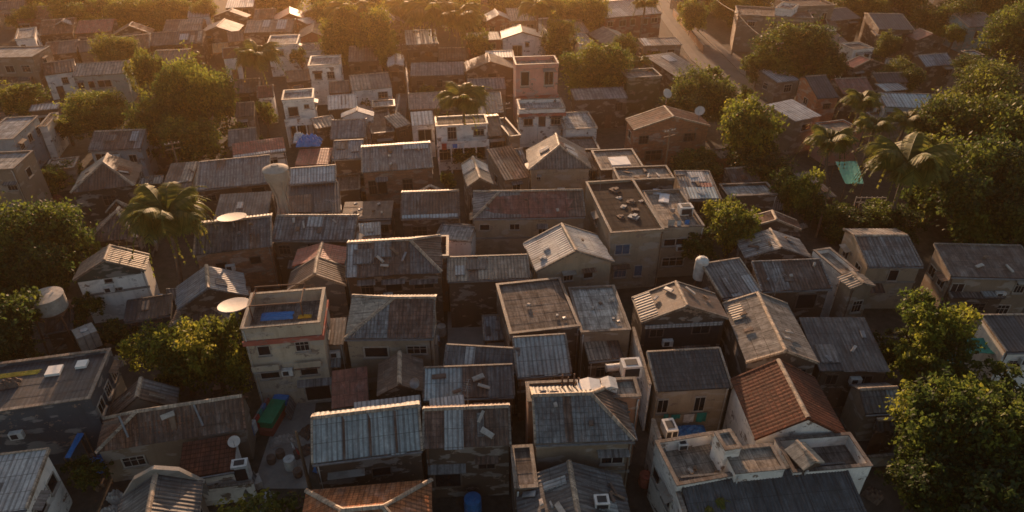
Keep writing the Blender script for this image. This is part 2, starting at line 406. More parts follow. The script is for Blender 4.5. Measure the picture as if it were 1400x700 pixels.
HOOD = []
for hm_ in ('w_concrete', 'rust', 'grey'):
    q = MB(); q.face([(-.75, -.5, .56), (.75, -.5, .56), (.75, 0, .74), (-.75, 0, .74)]); q.face([(-.75, 0, .70), (.75, 0, .70), (.75, -.5, .52), (-.75, -.5, .52)]); q.face([(-.75, -.5, .52), (.75, -.5, .52), (.75, -.5, .56), (-.75, -.5, .56)]); HOOD.append(q.mesh('window_hood', [hm_]))
def window(parent, loc, rz, w, h, rnd, dark=False, blue=False):
    k = rnd.randrange(3)
    f = link('window', (WIN_DARK[k] if dark else WIN[k][0]), parent); f.location = loc; f.rotation_euler = (0, 0, rz); f.scale = (w, 1, h)
    link('pane', PANE_BLUE if blue else WIN[k][2], f)
    if not dark: link('sill', WIN[k][1], f)
    if rnd.random() < .4: link('hood', HOOD[rnd.randrange(3)], f)
    return f
_d = MB(); _d.box(-.5, .5, -.03, -.003, 0, 1); DOOR = _d.mesh('door', ['door_wood'])
_d = MB(); _d.box(.30, .36, -.07, -.031, .45, .5); KNOB = _d.mesh('handle', ['metal_grey'])

# ------------------------------------------------------------------ houses
HOUSES = [
 ('flat', -32.29, 34.39, 0.216, 7.88, 5.13, 5.5, 0, 'dark', 'navy', 'dark flat roofed building with two pale skylights below the cube shaped tank', {'p': 0.25, 'sky': [(0.52, 0.62, 0.64, 0.8), (0.75, 0.7, 0.84, 0.84)], 'win': [], 'wr': 3, 'noauto': 1}),
 ('shed', -30.28, 26.85, 0.173, 3.69, 3.95, 4.2, 4.8, 'pale', 'white', 'white walled shed with pale blue sheet roof in the bottom left corner', {'wr': 2, 'trim': 1}),
 ('gx', -22.74, 32.45, 0.219, 9.23, 2.59, 3.2, 4.9, 'terrold', 'tan', 'long weathered terracotta roofed house with a bluish ridge beside the green tarp yard', {'hl': 2.6, 'win': [(0.2, 1.7, 1.3, 0.8)], 'pipes': 1, 'df': 1.44}),
 ('gy', -25.68, 34.49, 0.282, 4.17, 2.01, 3.3, 4.8, 'brown', 'tan', 'brown gabled wing rising behind the long weathered terracotta roof', {}),
 ('shed', -19.78, 30.19, 0.221, 3.39, 2.65, 2.6, 3.1, 'terra', 'white', 'low terracotta porch roof with a small white dish above the white yard wall', {'win': []}),
 ('gy', -20.62, 25.24, 0.271, 4.49, 3.41, 3.8, 5.2, 'darkgrey', 'tan', 'grey gabled roof framed by a pale stepped concrete parapet at the bottom edge', {'rim': 1}),
 ('gx', -9.06, 29.86, 0.163, 6.6, 3.14, 5.0, 6.4, 'blue', 'brown', 'row house under a clean blue grey sheet roof with dark seams', {'trim': 1, 'win': [(0.28, 3.4, 1.5, 0.5), (0.6, 3.3, 1.1, 0.7)], 'streak': [0.29, 0.53, 0.77], 'df': 2.41}),
 ('gx', -2.85, 30.33, 0.054, 5.39, 2.55, 5.0, 6.4, 'rusttile', 'brown', 'row house under a rust brown tiled roof with a whitish strip beside the blue roof', {'trim': 1, 'win': [(0.25, 2.0, 1.6, 1.7), (0.72, 3.2, 1.0, 0.9)], 'pat': [(0.24, 0.0, 0.46, 0.97, 'pale'), (0.62, 0.3, 0.7, 0.85, 'grey')], 'df': 1.96}),
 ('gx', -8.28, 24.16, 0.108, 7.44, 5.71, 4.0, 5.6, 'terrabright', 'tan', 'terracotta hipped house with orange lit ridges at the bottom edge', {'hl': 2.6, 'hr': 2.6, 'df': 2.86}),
 ('shed', -8.4, 33.2, 0.165, 4.46, 0.9, 4.3, 4.6, 'white', 'tan', 'narrow whitish sheet lean-to behind the clean blue grey roof', {}),
 ('shed', -4.32, 32.72, 0.171, 2.32, 0.99, 5.0, 5.2, 'white', 'white', 'small bright white box roof behind the rust brown tiled row house', {}),
 ('shed', -11.7, 36.17, 0.193, 2.57, 3.39, 3.0, 3.5, 'redflat', 'teal', 'low dull red sheet roof with a teal side wall below the beige block', {}),
 ('gy', -7.99, 36.38, 0.131, 3.28, 3.44, 4.0, 4.9, 'brownflat', 'brown', 'narrow plain brown gabled shed carrying a round dish', {}),
 ('shed', -3.01, 35.08, 0.056, 6.2, 2.27, 4.4, 5.2, 'rust', 'brown', 'patchwork lean-to roof of light blue and rusty sheets behind the rust tiled roof', {'sec': [(0.18, 'paleblue'), (0.42, 'blue'), (0.72, 'rust'), (1, 'darkgrey')]}),
 ('shed', -2.17, 37.35, -0.086, 5.33, 1.46, 4.6, 5.4, 'darkgrey', 'brown', 'dark corrugated shed roof with one bright white skylight above the patchwork lean-to', {'pat': [(0.27, 0.15, 0.4, 0.95, 'white')], 'trim': 1}),
 ('shed', 2.14, 37.46, 0.097, 3.87, 2.98, 4.6, 5.7, 'blue', 'brown', 'plain blue sheet roof in front of the square slab roof', {}),
 ('gx', -9.13, 40.96, 0.013, 6.53, 3.84, 5.4, 6.9, 'greytile', 'beige', 'tan walled house whose grey tile roof has a beige left hip and orange lit ridge', {'hl': 3.4, 'hlm': 'beigeroof', 'sec': [(0.48, 'greytile'), (1, 'rusttile')], 'win': [(0.33, 3.9, 1.7, 0.9), (0.8, 4.1, 1.4, 0.7)], 'trim': 1, 'df': 2.96}),
 ('gx', -10.07, 49.14, 0.109, 7.92, 4.35, 5.6, 6.9, 'rust', 'brown', 'rusty striped roof house with three windows behind the grey tile roof', {'hr': 2.6, 'sec': [(0.14, 'pale'), (0.36, 'rust'), (0.68, 'brown'), (1, 'darkgrey')], 'win': [(0.2, 4.2, 1.0, 1.3), (0.48, 4.3, 1.3, 1.0), (0.8, 4.3, 1.6, 0.7)], 'trim': 1, 'df': 3.35}),
 ('shed', -2.03, 48.23, 0.062, 6.86, 2.65, 5.2, 5.8, 'tan', 'brown', 'pale tan sheet roof above a dark courtyard with a red hanging cloth', {'win': [(0.85, 3.2, 0.8, 1.3)], 'trim': 1}),
 ('gy', 4.92, 50.63, 0.213, 6.88, 4.58, 5.5, 7.1, 'pale', 'beige', 'light grey gabled roof with two skylights and two small gable windows', {'win': [(0.42, 4.5, 0.8, 0.8), (0.68, 4.5, 0.8, 0.8)], 'pat': [(0.45, 0.35, 0.56, 0.5, 'white', 'l'), (0.68, 0.2, 0.8, 0.34, 'white', 'l')], 'trim': 1, 'ridge2': 1}),
 ('flat', 1.91, 42.92, 0.177, 5.36, 6.48, 5.6, 0, 'slabdark', 'brown', 'square brown slab roof with rectangular panels and a thin lit rim', {'p': 0.12, 'win': []}),
 ('flat', 6.8, 42.97, 0.091, 3.8, 5.79, 5.2, 0, 'slabpale', 'tan', 'stained pale slab roof right of the square brown slab roof', {'p': 0.1, 'win': [(0.4, 3.6, 0.9, 0.6)]}),
 ('shed', 6.86, 39.42, 0.151, 2.69, 2.08, 3.9, 4.3, 'tan', 'brown', 'small tan corrugated porch roof below the stained pale slab', {}),
 ('gx', 4.32, 31.13, 0.047, 6.06, 5.12, 6.0, 7.5, 'greytile', 'tan', 'tall house with a big grey ribbed roof and rust brown hipped right side', {'hr': 2.4, 'hrm': 'rust', 'sec': [(0.3, 'greytile'), (0.4, 'rust'), (1, 'greytile')], 'wr': 2, 'win': [(0.8, 4.3, 1.3, 1.0)], 'trim': 1, 'df': 2.56}),
 ('gy', 3.58, 25.3, 0.069, 6.54, 4.67, 3.9, 5.4, 'darkgrey', 'tan', 'dark sagging gabled roof with a lit ridge and scattered patches at the bottom centre', {'pat': [(0.35, 0.25, 0.5, 0.6, 'blue', 'r'), (0.2, 0.5, 0.32, 0.9, 'pale', 'l')]}),
 ('flat', 0.72, 27.92, 0.078, 1.34, 3.19, 4.6, 0, 'slabdark', 'brown', 'small grey slab roof left of the dark sagging gable', {'p': 0.08, 'win': []}),
 ('gy', 13.06, 42.59, 0.079, 6.83, 3.13, 5.5, 6.9, 'brownflat', 'darkwood', 'brown gabled roof with an open dark front above a black terrace', {'open': 1, 'pat': [(0.05, 0.05, 0.95, 0.4, 'grey', 'l')], 'trim': 1}),
 ('shed', 12.47, 36.04, 0.081, 5.31, 3.12, 4.6, 5.5, 'darktile', 'beige', 'black tiled roof over a beige walled yard with dark doors', {'win': [(0.12, 3.0, 0.7, 1.2), (0.62, 3.0, 0.7, 1.3)], 'trim': 1}),
 ('flat', 11.15, 28.06, 0.204, 3.87, 3.37, 5.2, 0, 'slabtan', 'white', 'white walled terrace with a long bright parapet at the bottom right', {'p': 0.9, 'win': [], 'wl': 2}),
 ('flat', 14.42, 27.56, 0.122, 3.04, 1.87, 5.7, 0, 'slabtan', 'white', 'raised tan slab roof beside the white walled terrace', {'p': 0.08, 'win': []}),
 ('flat', 12.96, 28.38, 0.215, 1.04, 1.43, 6.4, 0, 'slabtan', 'white', 'small white stair head box rising from the white walled terrace', {'p': 0.1, 'win': [], 'zb': 3}),
 ('flat', 18.98, 28.49, 0.1, 4.88, 2.59, 5.2, 0, 'slabdark', 'white', 'white parapet terrace with a curved tan hatch in front of the big terracotta gable', {'p': 0.9, 'win': []}),
 ('gy', 17.55, 27.86, 0.372, 1.63, 1.67, 5.6, 6.0, 'beigeroof', 'brown', 'curved tan hatch roof standing on the white parapet terrace', {'zb': 4.2}),
 ('shed', 15.16, 25.38, 0.105, 10.12, 3.72, 4.0, 5.05, 'darkcorr', 'white', 'dark fine ribbed roof with a pale joint line in the bottom right', {'sec': [(0.58, 'darkcorr'), (0.61, 'paleblue'), (1, 'darkcorr')], 'trim': 1}),
 ('gy', 18.27, 32.64, 0.02, 5.97, 5.34, 4.8, 6.6, 'terra', 'white', 'big terracotta gabled roof with a bright ridge and white gable rim', {'trim': 1}),
 ('gy', 19.29, 40.07, -0.015, 5.18, 6.92, 5.2, 6.3, 'slabroof', 'brown', 'long grey tan gabled roof with a loose square panel behind the terracotta gable', {'pat': [(0.1, 0.1, 0.35, 0.45, 'tan', 'l')], 'trim': 1}),
 ('shed', 18.28, 46.79, 0.259, 3.53, 3.78, 5.0, 5.9, 'darkgrey', 'brown', 'dark streaked blue rimmed sheet roof right of the white water drum', {'trim': 1}),
 ('shed', 23.4, 47.14, 0.07, 5.89, 2.85, 5.0, 6.0, 'greyrust', 'brown', 'grey sheet roof with brown rust streaks beside the dark streaked roof', {'trim': 1, 'win': [(0.7, 3.6, 1.6, 1.4)]}),
 ('gy', 23.85, 52.7, 0.0, 5.88, 3.26, 4.6, 5.7, 'patch', 'brown', 'patchy pale gabled roof with an orange lit sheet behind the rust streaked roof', {'pat': [(0.2, 0.3, 0.5, 0.6, 'tan', 'l')]}),
 ('gy', 25.49, 57.8, -0.081, 5.12, 1.77, 4.2, 5.2, 'terrold', 'brown', 'old brown tiled gable with an orange right slope behind the patchy pale gable', {}),
 ('flat', 28.21, 49.76, 0.257, 1.73, 3.87, 5.2, 0, 'slabtan', 'white', 'narrow deck with a white raised rim beside the grey ribbed roof', {'p': 0.4, 'win': []}),
 ('gy', 28.37, 46.02, 0.179, 2.29, 1.68, 5.6, 6.0, 'tan', 'tan', 'small orange lit box roof on a tall narrow house', {'win': [(0.55, 3.6, 0.8, 1.1)]}),
 ('shed', 24.97, 39.66, 0.0, 5.11, 5.0, 3.9, 4.9, 'darkgrey', 'brown', 'large dark grey ribbed roof in shade right of the terracotta gable', {'sec': [(0.1, 'darkgrey'), (0.16, 'paleblue'), (1, 'darkgrey')]}),
 ('gx', 33.46, 52.29, 0.0, 4.78, 5.62, 4.8, 5.8, 'greyrust', 'beige', 'grey roofed house with a beige left wall below the palm grove', {'wl': 2, 'trim': 1, 'df': 3.51}),
 ('shed', 40.84, 49.05, -0.043, 7.44, 3.74, 5.2, 6.1, 'brownflat', 'tan', 'brown roofed house with round windows in its pale left wall', {'wl': 2, 'trim': 1}),
 ('shed', 39.69, 47.75, -0.023, 4.48, 2.07, 3.4, 3.7, 'dark', 'brown', 'low dark shed roof with a pale blue strip below the brown roofed house', {'pat': [(0.6, 0.05, 0.85, 0.9, 'blue')]}),
 ('shed', 39.74, 41.02, 0.016, 5.22, 3.69, 4.0, 4.6, 'dark', 'white', 'dark roof with a sunlit white end wall at the right edge', {'trim': 1}),
 ('gx', 25.85, 35.19, 0.074, 2.8, 2.63, 3.0, 3.9, 'darkgrey', 'tan', 'small grey hut alone in the dark yard at lower right', {'sec': [(0.5, 'darkgrey'), (0.6, 'brown'), (1, 'blue')], 'df': 1.46}),
 ('flat', 10.66, 57.94, 0.13, 4.96, 10.22, 6.3, 0, 'slabblack', 'beige', 'beige two storey house with a dark littered flat roof and blue windows', {'cop': 'rimdark', 'p': 0.22, 'win': [(0.25, 4.5, 1.3, 1.0), (0.25, 2.0, 1.1, 1.1), (0.6, 2.0, 0.7, 1.1)], 'wl': 1}),
 ('flat', 15.63, 58.54, 0.103, 3.92, 7.45, 5.6, 0, 'slabtan', 'beige', 'tan terrace house with white skylight boxes beside the dark littered flat roof', {'p': 0.3, 'win': [(0.35, 4.0, 2.2, 0.7), (0.35, 1.8, 2.0, 0.9)]}),
 ('flat', 13.86, 65.4, 0.086, 5.88, 3.1, 6.0, 0, 'slabtan', 'brown', 'brown flat roof strip behind the dark littered flat roof', {'p': 0.2, 'win': []}),
 ('shed', 19.45, 64.29, 0.0, 3.73, 5.57, 4.9, 5.4, 'patch', 'brown', 'patchwork roof of pale blue and white sheets beside the low pale flat roof', {'pat': [(0.15, 0.02, 0.95, 0.4, 'paleblue'), (0.35, 0.6, 0.8, 0.95, 'white'), (0.55, 0.42, 0.9, 0.55, 'red')], 'trim': 1}),
 ('flat', 25.07, 64.73, 0.092, 5.29, 2.83, 4.4, 0, 'slabpale', 'brown', 'low pale flat roof left of the round grey green tree', {'p': 0.25, 'win': []}),
 ('gy', 5.04, 68.89, 0.054, 6.6, 5.04, 6.0, 7.9, 'greybrown', 'beige', 'tall hip roofed house with skylights on its right slope', {'hn': 0.35, 'pat': [(0.22, 0.4, 0.42, 0.75, 'white', 'r'), (0.46, 0.45, 0.62, 0.8, 'white', 'r'), (0.4, 0.4, 0.55, 0.7, 'pale', 'l')], 'win': [(0.15, 5.0, 0.4, 0.5)]}),
 ('shed', -0.38, 69.06, 0.345, 3.1, 6.25, 5.0, 6.0, 'brown', 'tan', 'tan brown side roof left of the tall hip roofed house', {}),
 ('gx', 1.59, 58.79, 0.039, 10.75, 3.66, 5.4, 6.8, 'redflat', 'beige', 'long roof divided into grey, dull red and brown bays', {'hl': 2.6, 'hlm': 'grey', 'sec': [(0.42, 'grey'), (0.46, 'brown'), (0.8, 'redflat'), (1, 'brown')], 'win': [(0.1, 4.3, 0.9, 0.6), (0.37, 4.3, 0.9, 0.6), (0.62, 3.4, 0.7, 1.6), (0.75, 3.4, 0.7, 1.6)], 'trim': 1, 'df': 2.82}),
 ('gy', -3.66, 63.88, 0.186, 2.6, 5.13, 6.6, 7.4, 'tan', 'brown', 'narrow tan gabled roof with a bright white panel between the houses', {'pat': [(0.1, 0.02, 0.5, 0.98, 'white', 'l'), (0.5, 0.02, 0.9, 0.98, 'white', 'r')], 'trim': 1}),
 ('gx', -8.2, 60.49, 0.076, 5.72, 4.27, 4.6, 5.7, 'brown', 'brown', 'brown sheet roof with a pale blue eave strip left of the narrow tan gable', {'trim': 1, 'win': [(0.3, 2.9, 1.4, 1.2)], 'pat': [(0.02, -0.02, 0.98, 0.1, 'paleblue')], 'df': 3.29}),
 ('gy', -8.55, 63.88, 0.093, 3.51, 0.86, 4.2, 5.3, 'terrold', 'brown', 'small brown pyramid roof peeping above the brown sheet roof', {'hn': 0.5, 'hf': 0.4}),
 ('flat', -7.07, 50.84, 0.078, 2.94, 3.36, 6.0, 0, 'slabdark', 'terrawall', 'small brown roof terrace with an orange lit parapet beside the rusty striped roof', {'p': 0.8, 'win': []}),
 ('gx', -12.87, 70.09, 0.167, 7.64, 5.55, 5.4, 6.4, 'grey', 'orangewall', 'grey ribbed roof house with warm brown brick walls and dark doors', {'win': [(0.12, 3.4, 0.8, 1.6), (0.26, 3.4, 0.9, 1.6), (0.62, 3.4, 1.0, 1.4)], 'sec': [(0.2, 'grey'), (0.45, 'greyrust'), (1, 'grey')], 'trim': 1, 'pat': [(0.6, 0.8, 0.98, 1.0, 'pale')], 'df': 4.27}),
 ('shed', -18.94, 72.89, 0.117, 3.35, 3.59, 5.0, 5.7, 'grey', 'brown', 'square grey sheet roof left of the grey ribbed roof house', {'trim': 1}),
 ('shed', -23.28, 73.8, 0.101, 3.89, 3.84, 3.9, 4.2, 'red', 'brown', 'dark red flat roof in front of the blue tarp heap', {}),
 ('shed', -30.39, 75.87, 0.353, 5.97, 2.92, 4.0, 4.6, 'red', 'white', 'red sheet roof with a white front edge left of the blue tarp heap', {'pat': [(0, -0.03, 1, 0.12, 'white')]}),
 ('shed', -20.74, 64.31, 0.18, 4.62, 2.27, 6.0, 6.7, 'white', 'white', 'sunlit white framed roof right of the concrete water tower', {'trim': 1}),
 ('shed', -20.48, 60.88, 0.215, 6.14, 4.97, 4.8, 5.7, 'dark', 'brown', 'black sheet roof with a rusty patch below the white framed roof', {'pat': [(0.15, 0.1, 0.55, 0.65, 'rust')]}),
 ('gx', -18.27, 54.85, 0.0, 7.49, 3.28, 5.2, 6.3, 'greyrust', 'brown', 'streaked grey ribbed roof in front of the black sheet roof', {'trim': 1, 'df': 2.52}),
 ('gx', -25.46, 53.65, 0.242, 6.57, 4.61, 5.2, 6.3, 'darkgrey', 'orangewall', 'dark roofed brick house beneath the flat pale disc dish', {'win': [(0.3, 3.6, 0.9, 0.7), (0.75, 3.8, 0.9, 0.7)], 'trim': 1, 'df': 3.55}),
 ('shed', -26.61, 59.58, 0.141, 5.07, 3.87, 5.0, 5.7, 'darkgrey', 'brown', 'dark grey sheet roof with one small white skylight behind the pale disc dish', {'pat': [(0.38, 0.35, 0.5, 0.6, 'white')]}),
 ('shed', -29.94, 66.65, 0.253, 7.38, 4.81, 5.0, 6.0, 'grey', 'brown', 'long plain grey roof left of the concrete water tower', {'trim': 1}),
 ('shed', -36.03, 66.84, 0.166, 2.99, 5.82, 4.4, 5.2, 'rust', 'paleblue', 'rust striped roof with a pale sheet beside the long plain grey roof', {'pat': [(0.55, 0.3, 0.97, 0.98, 'tan')]}),
 ('shed', -40.74, 68.95, 0.191, 2.83, 1.2, 3.2, 3.5, 'tan', 'brown', 'tan awning roof between the rust striped roof and the brown hip roof', {}),
 ('gy', -44.2, 67.28, 0.273, 6.23, 5.29, 4.4, 6.2, 'brown', 'darkwood', 'large brown hip roof with lit hip lines and a left slope coloured as sunlit', {'hn': 0.55, 'win': [(0.55, 3.0, 1.2, 1.1)], 'lm': 'tan'}),  # sunlight on the left slope is put into its paler material
 ('gx', -47.42, 76.83, 0.107, 5.9, 3.77, 4.4, 5.6, 'brown', 'paleblue', 'brown roofed house with broken pale sheets and a bluish end wall', {'pat': [(0.75, 0.4, 0.9, 0.9, 'pale')], 'df': 2.9}),
 ('gy', -38.42, 57.22, 0.147, 4.53, 3.64, 3.8, 5.4, 'brown', 'darkwood', 'old brown hipped roof with a blue grey valley left of the big palm', {'hn': 0.8}),
 ('gy', -40.1, 61.17, 0.119, 2.56, 0.58, 3.8, 5.0, 'terrold', 'brown', 'little tan pyramid roof behind the old brown hipped roof', {'hn': 0.5, 'hf': 0.5}),
 ('gy', -34.76, 49.34, 0.277, 5.65, 2.49, 4.8, 6.3, 'tanbrown', 'white', 'tan gabled house with a dark green gable and white boarded wall', {'gab': 'darkgreen', 'win': [(0.45, 4.2, 0.6, 0.35), (0.5, 3.2, 1.0, 0.3)], 'trim': 1}),
 ('gy', -25.21, 46.47, 0.397, 5.4, 3.59, 4.3, 5.8, 'bluegrey', 'brown', 'blue grey gabled roof with a pale left slope behind the round disc dish', {'pat': [(0.2, 0.5, 0.45, 0.8, 'grey', 'r')]}),
 ('gy', -25.41, 45.01, 0.128, 5.21, 2.72, 3.0, 4.0, 'brown', 'brown', 'low brown hipped porch behind the yard tree', {'hn': 0.6}),
 ('gy', -16.94, 50.71, 0.076, 4.51, 2.71, 5.0, 5.6, 'red', 'teal', 'dull red curved roof beside the rusty striped roof', {}),
 ('gy', -16.52, 47.85, 0.152, 4.84, 2.65, 4.6, 6.0, 'brown', 'darkgrey', 'small brown gable with lit slopes in front of the dull red curved roof', {'trim': 1}),
 ('flat', -16.64, 39.86, 0.137, 5.42, 4.24, 7.6, 0, 'slabdark', 'stained', 'tall beige stained block with a sunken roof terrace and red band', {'p': 1.0, 'win': [(0.22, 5.5, 0.8, 0.8), (0.72, 5.6, 0.9, 0.8), (0.22, 3.3, 1.3, 0.9), (0.74, 3.3, 1.2, 0.9), (0.8, 1.1, 1.8, 1.7)], 'band': 'redband', 'ledge': 1, 'wr': 1}),
 ('flat', -54.02, 66.32, 0.127, 4.09, 4.59, 7.0, 0, 'slabpale', 'tan', 'tan three storey block with a pale flat roof at the left edge', {'p': 0.15, 'win': [(0.8, 5.0, 0.9, 0.8)], 'wr': 1}),
 ('flat', -28.68, 88.66, 0.206, 4.01, 3.83, 6.3, 0, 'slabpale', 'white', 'white two storey house with a roof box and balcony near the large left trees', {'p': 0.3, 'win': [(0.3, 4.6, 1.2, 1.2), (0.75, 5.2, 0.6, 0.5), (0.4, 1.6, 2.2, 2.0)], 'balc': 3.2}),
 ('flat', -28.62, 103.93, 0.154, 4.61, 4.81, 6.2, 0, 'slabpale', 'white', 'white two storey house with a small roof box left of the sunlit arched roof', {'p': 0.3, 'win': [(0.27, 4.6, 1.0, 1.0), (0.68, 4.6, 1.0, 1.0)], 'wr': 1}),
 ('gx', -21.05, 99.11, 0.274, 5.81, 4.84, 4.2, 5.2, 'tan', 'white', 'tan roofed house with a white gabled porch beside the narrow alley', {'df': 3.72}),
 ('gy', -18.7, 109.15, 0.148, 2.51, 5.5, 4.5, 4.9, 'white', 'brown', 'tiny sunlit white arched roof beside the alley', {}),
 ('shed', -15.76, 119.81, 0.169, 5.2, 5.69, 5.0, 5.8, 'paleblue', 'brown', 'pale blue roof above a brown balcony below the tall palms', {'win': [(0.3, 3.2, 1.2, 0.8), (0.7, 3.2, 1.2, 0.8)]}),
 ('shed', -11.66, 105.49, 0.084, 8.31, 4.01, 4.0, 4.8, 'grey', 'brown', 'long low grey sheet roof left of the brown gable', {}),
 ('gy', -3.57, 106.23, 0.135, 7.94, 4.62, 4.6, 6.0, 'brown', 'brown', 'wide brown gable with a tan left slope near the pink house', {}),
 ('shed', -1.99, 110.14, 0.087, 4.45, 2.89, 5.2, 5.4, 'paleblue', 'brown', 'pale ribbed sheet strip between the brown gable and white gable', {}),
 ('shed', -5.07, 122.46, 0.158, 5.79, 3.62, 4.6, 5.0, 'tan', 'redwall', 'tan flat roof over a red brown wall left of the white gable', {}),
 ('gy', 1.65, 123.47, 0.064, 7.19, 4.77, 4.8, 5.9, 'white', 'white', 'bright white gabled house with a brown door and small window', {'win': [(0.62, 3.7, 0.6, 0.7), (0.38, 2.6, 1.6, 1.8)]}),
 ('gy', -2.91, 134.19, 0.203, 5.33, 4.39, 5.0, 6.2, 'pale', 'redwall', 'red walled gable house with a pale left slope behind the white gable', {'win': [(0.25, 3.6, 0.9, 0.8), (0.65, 3.6, 0.9, 0.8)]}),
 ('gx', 1.8, 135.78, 0.1, 5.42, 6.99, 5.0, 6.0, 'tan', 'tan', 'grey tan roof with a low wall right of the red gable', {'df': 5.38}),
 ('flat', 3.82, 87.46, 0.087, 6.08, 3.8, 5.4, 0, 'slabpale', 'white', 'white lower storey of the pink house with a red ledge and arched door', {'p': 0.5, 'band': 'redband', 'win': [(0.2, 3.7, 1.1, 1.0), (0.8, 3.7, 1.2, 1.0)], 'door': 0.5}),
 ('flat', 3.29, 95.07, 0.109, 6.0, 3.64, 8.9, 0, 'slabtan', 'pink', 'pink upper storey with two dark arched windows above the red ledge', {'p': 0.5, 'win': [(0.22, 6.9, 1.1, 1.9), (0.78, 6.9, 1.2, 1.9)], 'band2': 'redband'}),
 ('shed', 12.29, 93.64, 0.116, 7.5, 3.32, 4.4, 4.8, 'grey', 'brown', 'grey roof strip over a dark brown wall in front of the dense tree', {}),
 ('flat', 8.64, 85.41, 0.118, 4.11, 5.79, 3.9, 0, 'slabpale', 'white', 'low pale flat roof beside the white lower storey', {'p': 0.1, 'win': []}),
 ('gy', 19.47, 80.89, 0.142, 9.83, 3.51, 5.4, 6.9, 'terrold', 'brick', 'brick house under a brown tiled gable with orange lit ridges', {'win': [(0.15, 4.0, 1.1, 1.0), (0.3, 1.8, 2.0, 1.3), (0.75, 4.0, 1.4, 1.0)], 'trim': 1}),
 ('flat', 18.91, 99.04, 0.188, 5.24, 3.76, 5.8, 0, 'slabtan', 'vine', 'vine covered tan flat roofed house left of the round roadside trees', {'p': 0.4, 'win': []}),
 ('gx', 22.27, 142.63, 0.333, 12.3, 10.12, 4.6, 5.7, 'bluegrey', 'redwall', 'blue grey roof with a pale left end beside the road at the top', {'pat': [(0, 0, 0.42, 0.5, 'pale')], 'df': 7.78}),
 ('gy', 18.06, 124.18, 0.302, 6.0, 8.74, 3.9, 5.0, 'greybrown', 'brown', 'grey brown gable with a pale arched ridge sheet left of the road', {}),
 ('shed', 26.16, 122.08, 0.13, 6.88, 3.47, 3.8, 4.1, 'tan', 'tan', 'low tan roof strip with a white sheet right beside the road', {'pat': [(0.05, 0, 0.2, 1, 'white')]}),
 ('shed', 26.28, 109.99, 0.4, 5.51, 9.35, 3.4, 4.1, 'greybrown', 'brown', 'grey brown roadside roof with a bright white skylight', {'pat': [(0.45, 0.6, 0.75, 0.88, 'white')]}),
 ('flat', 48.71, 131.62, -0.204, 13.14, 6.95, 6.8, 0, 'slabdark', 'tan', 'long tan two storey building with a sunlit balcony side along the road', {'p': 0.2, 'wl': 4, 'win': [(0.2, 5.3, 1.2, 0.8), (0.5, 5.3, 1.2, 0.8), (0.8, 5.3, 1.2, 0.8)]}),
 ('flat', 50.9, 131.15, -0.584, 3.01, 4.82, 8.0, 0, 'slabpale', 'white', 'sunlit white upper block behind the long tan building', {'p': 0.5, 'win': []}),
 ('flat', 56.1, 136.5, 0.137, 8.45, 7.36, 7.6, 0, 'slabdark', 'tan', 'brownish block with tall dark openings at the top right of the road', {'p': 0.3, 'win': [(0.2, 5.5, 0.9, 1.4), (0.5, 5.5, 0.9, 1.4), (0.8, 5.5, 0.9, 1.4)]}),
 ('gy', 59.22, 132.09, -0.273, 3.81, 5.59, 4.6, 5.1, 'terra', 'white', 'small white house with an orange curved roof behind the big roadside tree', {'win': [(0.3, 3.2, 0.6, 0.9)]}),
 ('gx', 62.89, 136.69, 0.326, 6.85, 5.84, 4.8, 5.8, 'dark', 'brown', 'dark roofed house with a blue grey ridge near the orange curved roof', {'df': 4.49}),
 ('gx', 43.37, 93.92, 0.181, 3.22, 5.28, 4.8, 6.6, 'dark', 'brick', 'dark gabled house with a bright orange brick end wall', {'df': 4.06}),
 ('shed', 37.2, 86.13, 0.462, 4.52, 5.24, 4.8, 5.3, 'white', 'tan', 'whitish roofed house beside the road near the bright orange brick wall', {'win': [(0.5, 3.6, 1.6, 0.9)]}),
 ('shed', 53.51, 88.87, -0.078, 6.87, 3.43, 5.0, 5.7, 'paleblue', 'paleblue', 'long pale blue sheet roof behind the palm grove', {'trim': 1}),
 ('shed', 60.37, 89.25, -0.75, 3.18, 0.85, 3.6, 5.0, 'paleblue', 'white', 'blue end slope with a white edge right of the long pale blue roof', {}),
 ('gx', 49.24, 96.2, 0.124, 4.88, 4.02, 4.4, 5.6, 'redflat', 'brown', 'dark red roof left of the long pale blue roof', {'df': 3.09}),
 ('gy', 55.98, 107.97, 0.372, 6.14, 2.21, 4.4, 5.4, 'red', 'brown', 'red gabled roof below the white house with two dark windows', {}),
 ('flat', 56.68, 113.07, 0.219, 3.77, 3.73, 5.8, 0, 'slabdark', 'white', 'small white house with two dark windows above the red gable', {'p': 0.2, 'win': [(0.35, 4.4, 0.9, 1.2), (0.75, 4.4, 0.9, 1.2)]}),
 ('shed', 61.66, 110.17, -0.622, 1.97, 0.29, 3.6, 4.4, 'blue', 'brown', 'tiny sky blue roof right of the red gable', {}),
 ('gx', 68.54, 110.23, 0.211, 5.42, 3.1, 3.9, 5.0, 'bluegrey', 'brown', 'curved blue grey roof among the dark trees at upper right', {'df': 2.39}),
 ('gx', 86.98, 132.23, 0.086, 5.99, 6.73, 4.8, 6.0, 'brown', 'teal', 'teal walled house with a brown roof among the right hand trees', {'win': [(0.35, 3.4, 0.8, 1.4), (0.65, 3.4, 0.8, 1.4)], 'df': 5.18}),
 ('flat', 77.56, 115.18, 0.167, 2.47, 2.61, 4.0, 0, 'blueflat', 'brown', 'tiny blue flat roof beside a pink lit box', {'p': 0.1, 'win': []}),
 ('gy', 74.49, 125.15, 0.17, 5.52, 3.75, 4.0, 5.0, 'redflat', 'brown', 'dark maroon gable with a white arch near the olive bush', {}),
 ('gx', 70.01, 130.28, -0.081, 6.14, 8.4, 5.0, 6.2, 'dark', 'brown', 'dark roof with orange lit edges at the upper right', {'df': 6.46}),
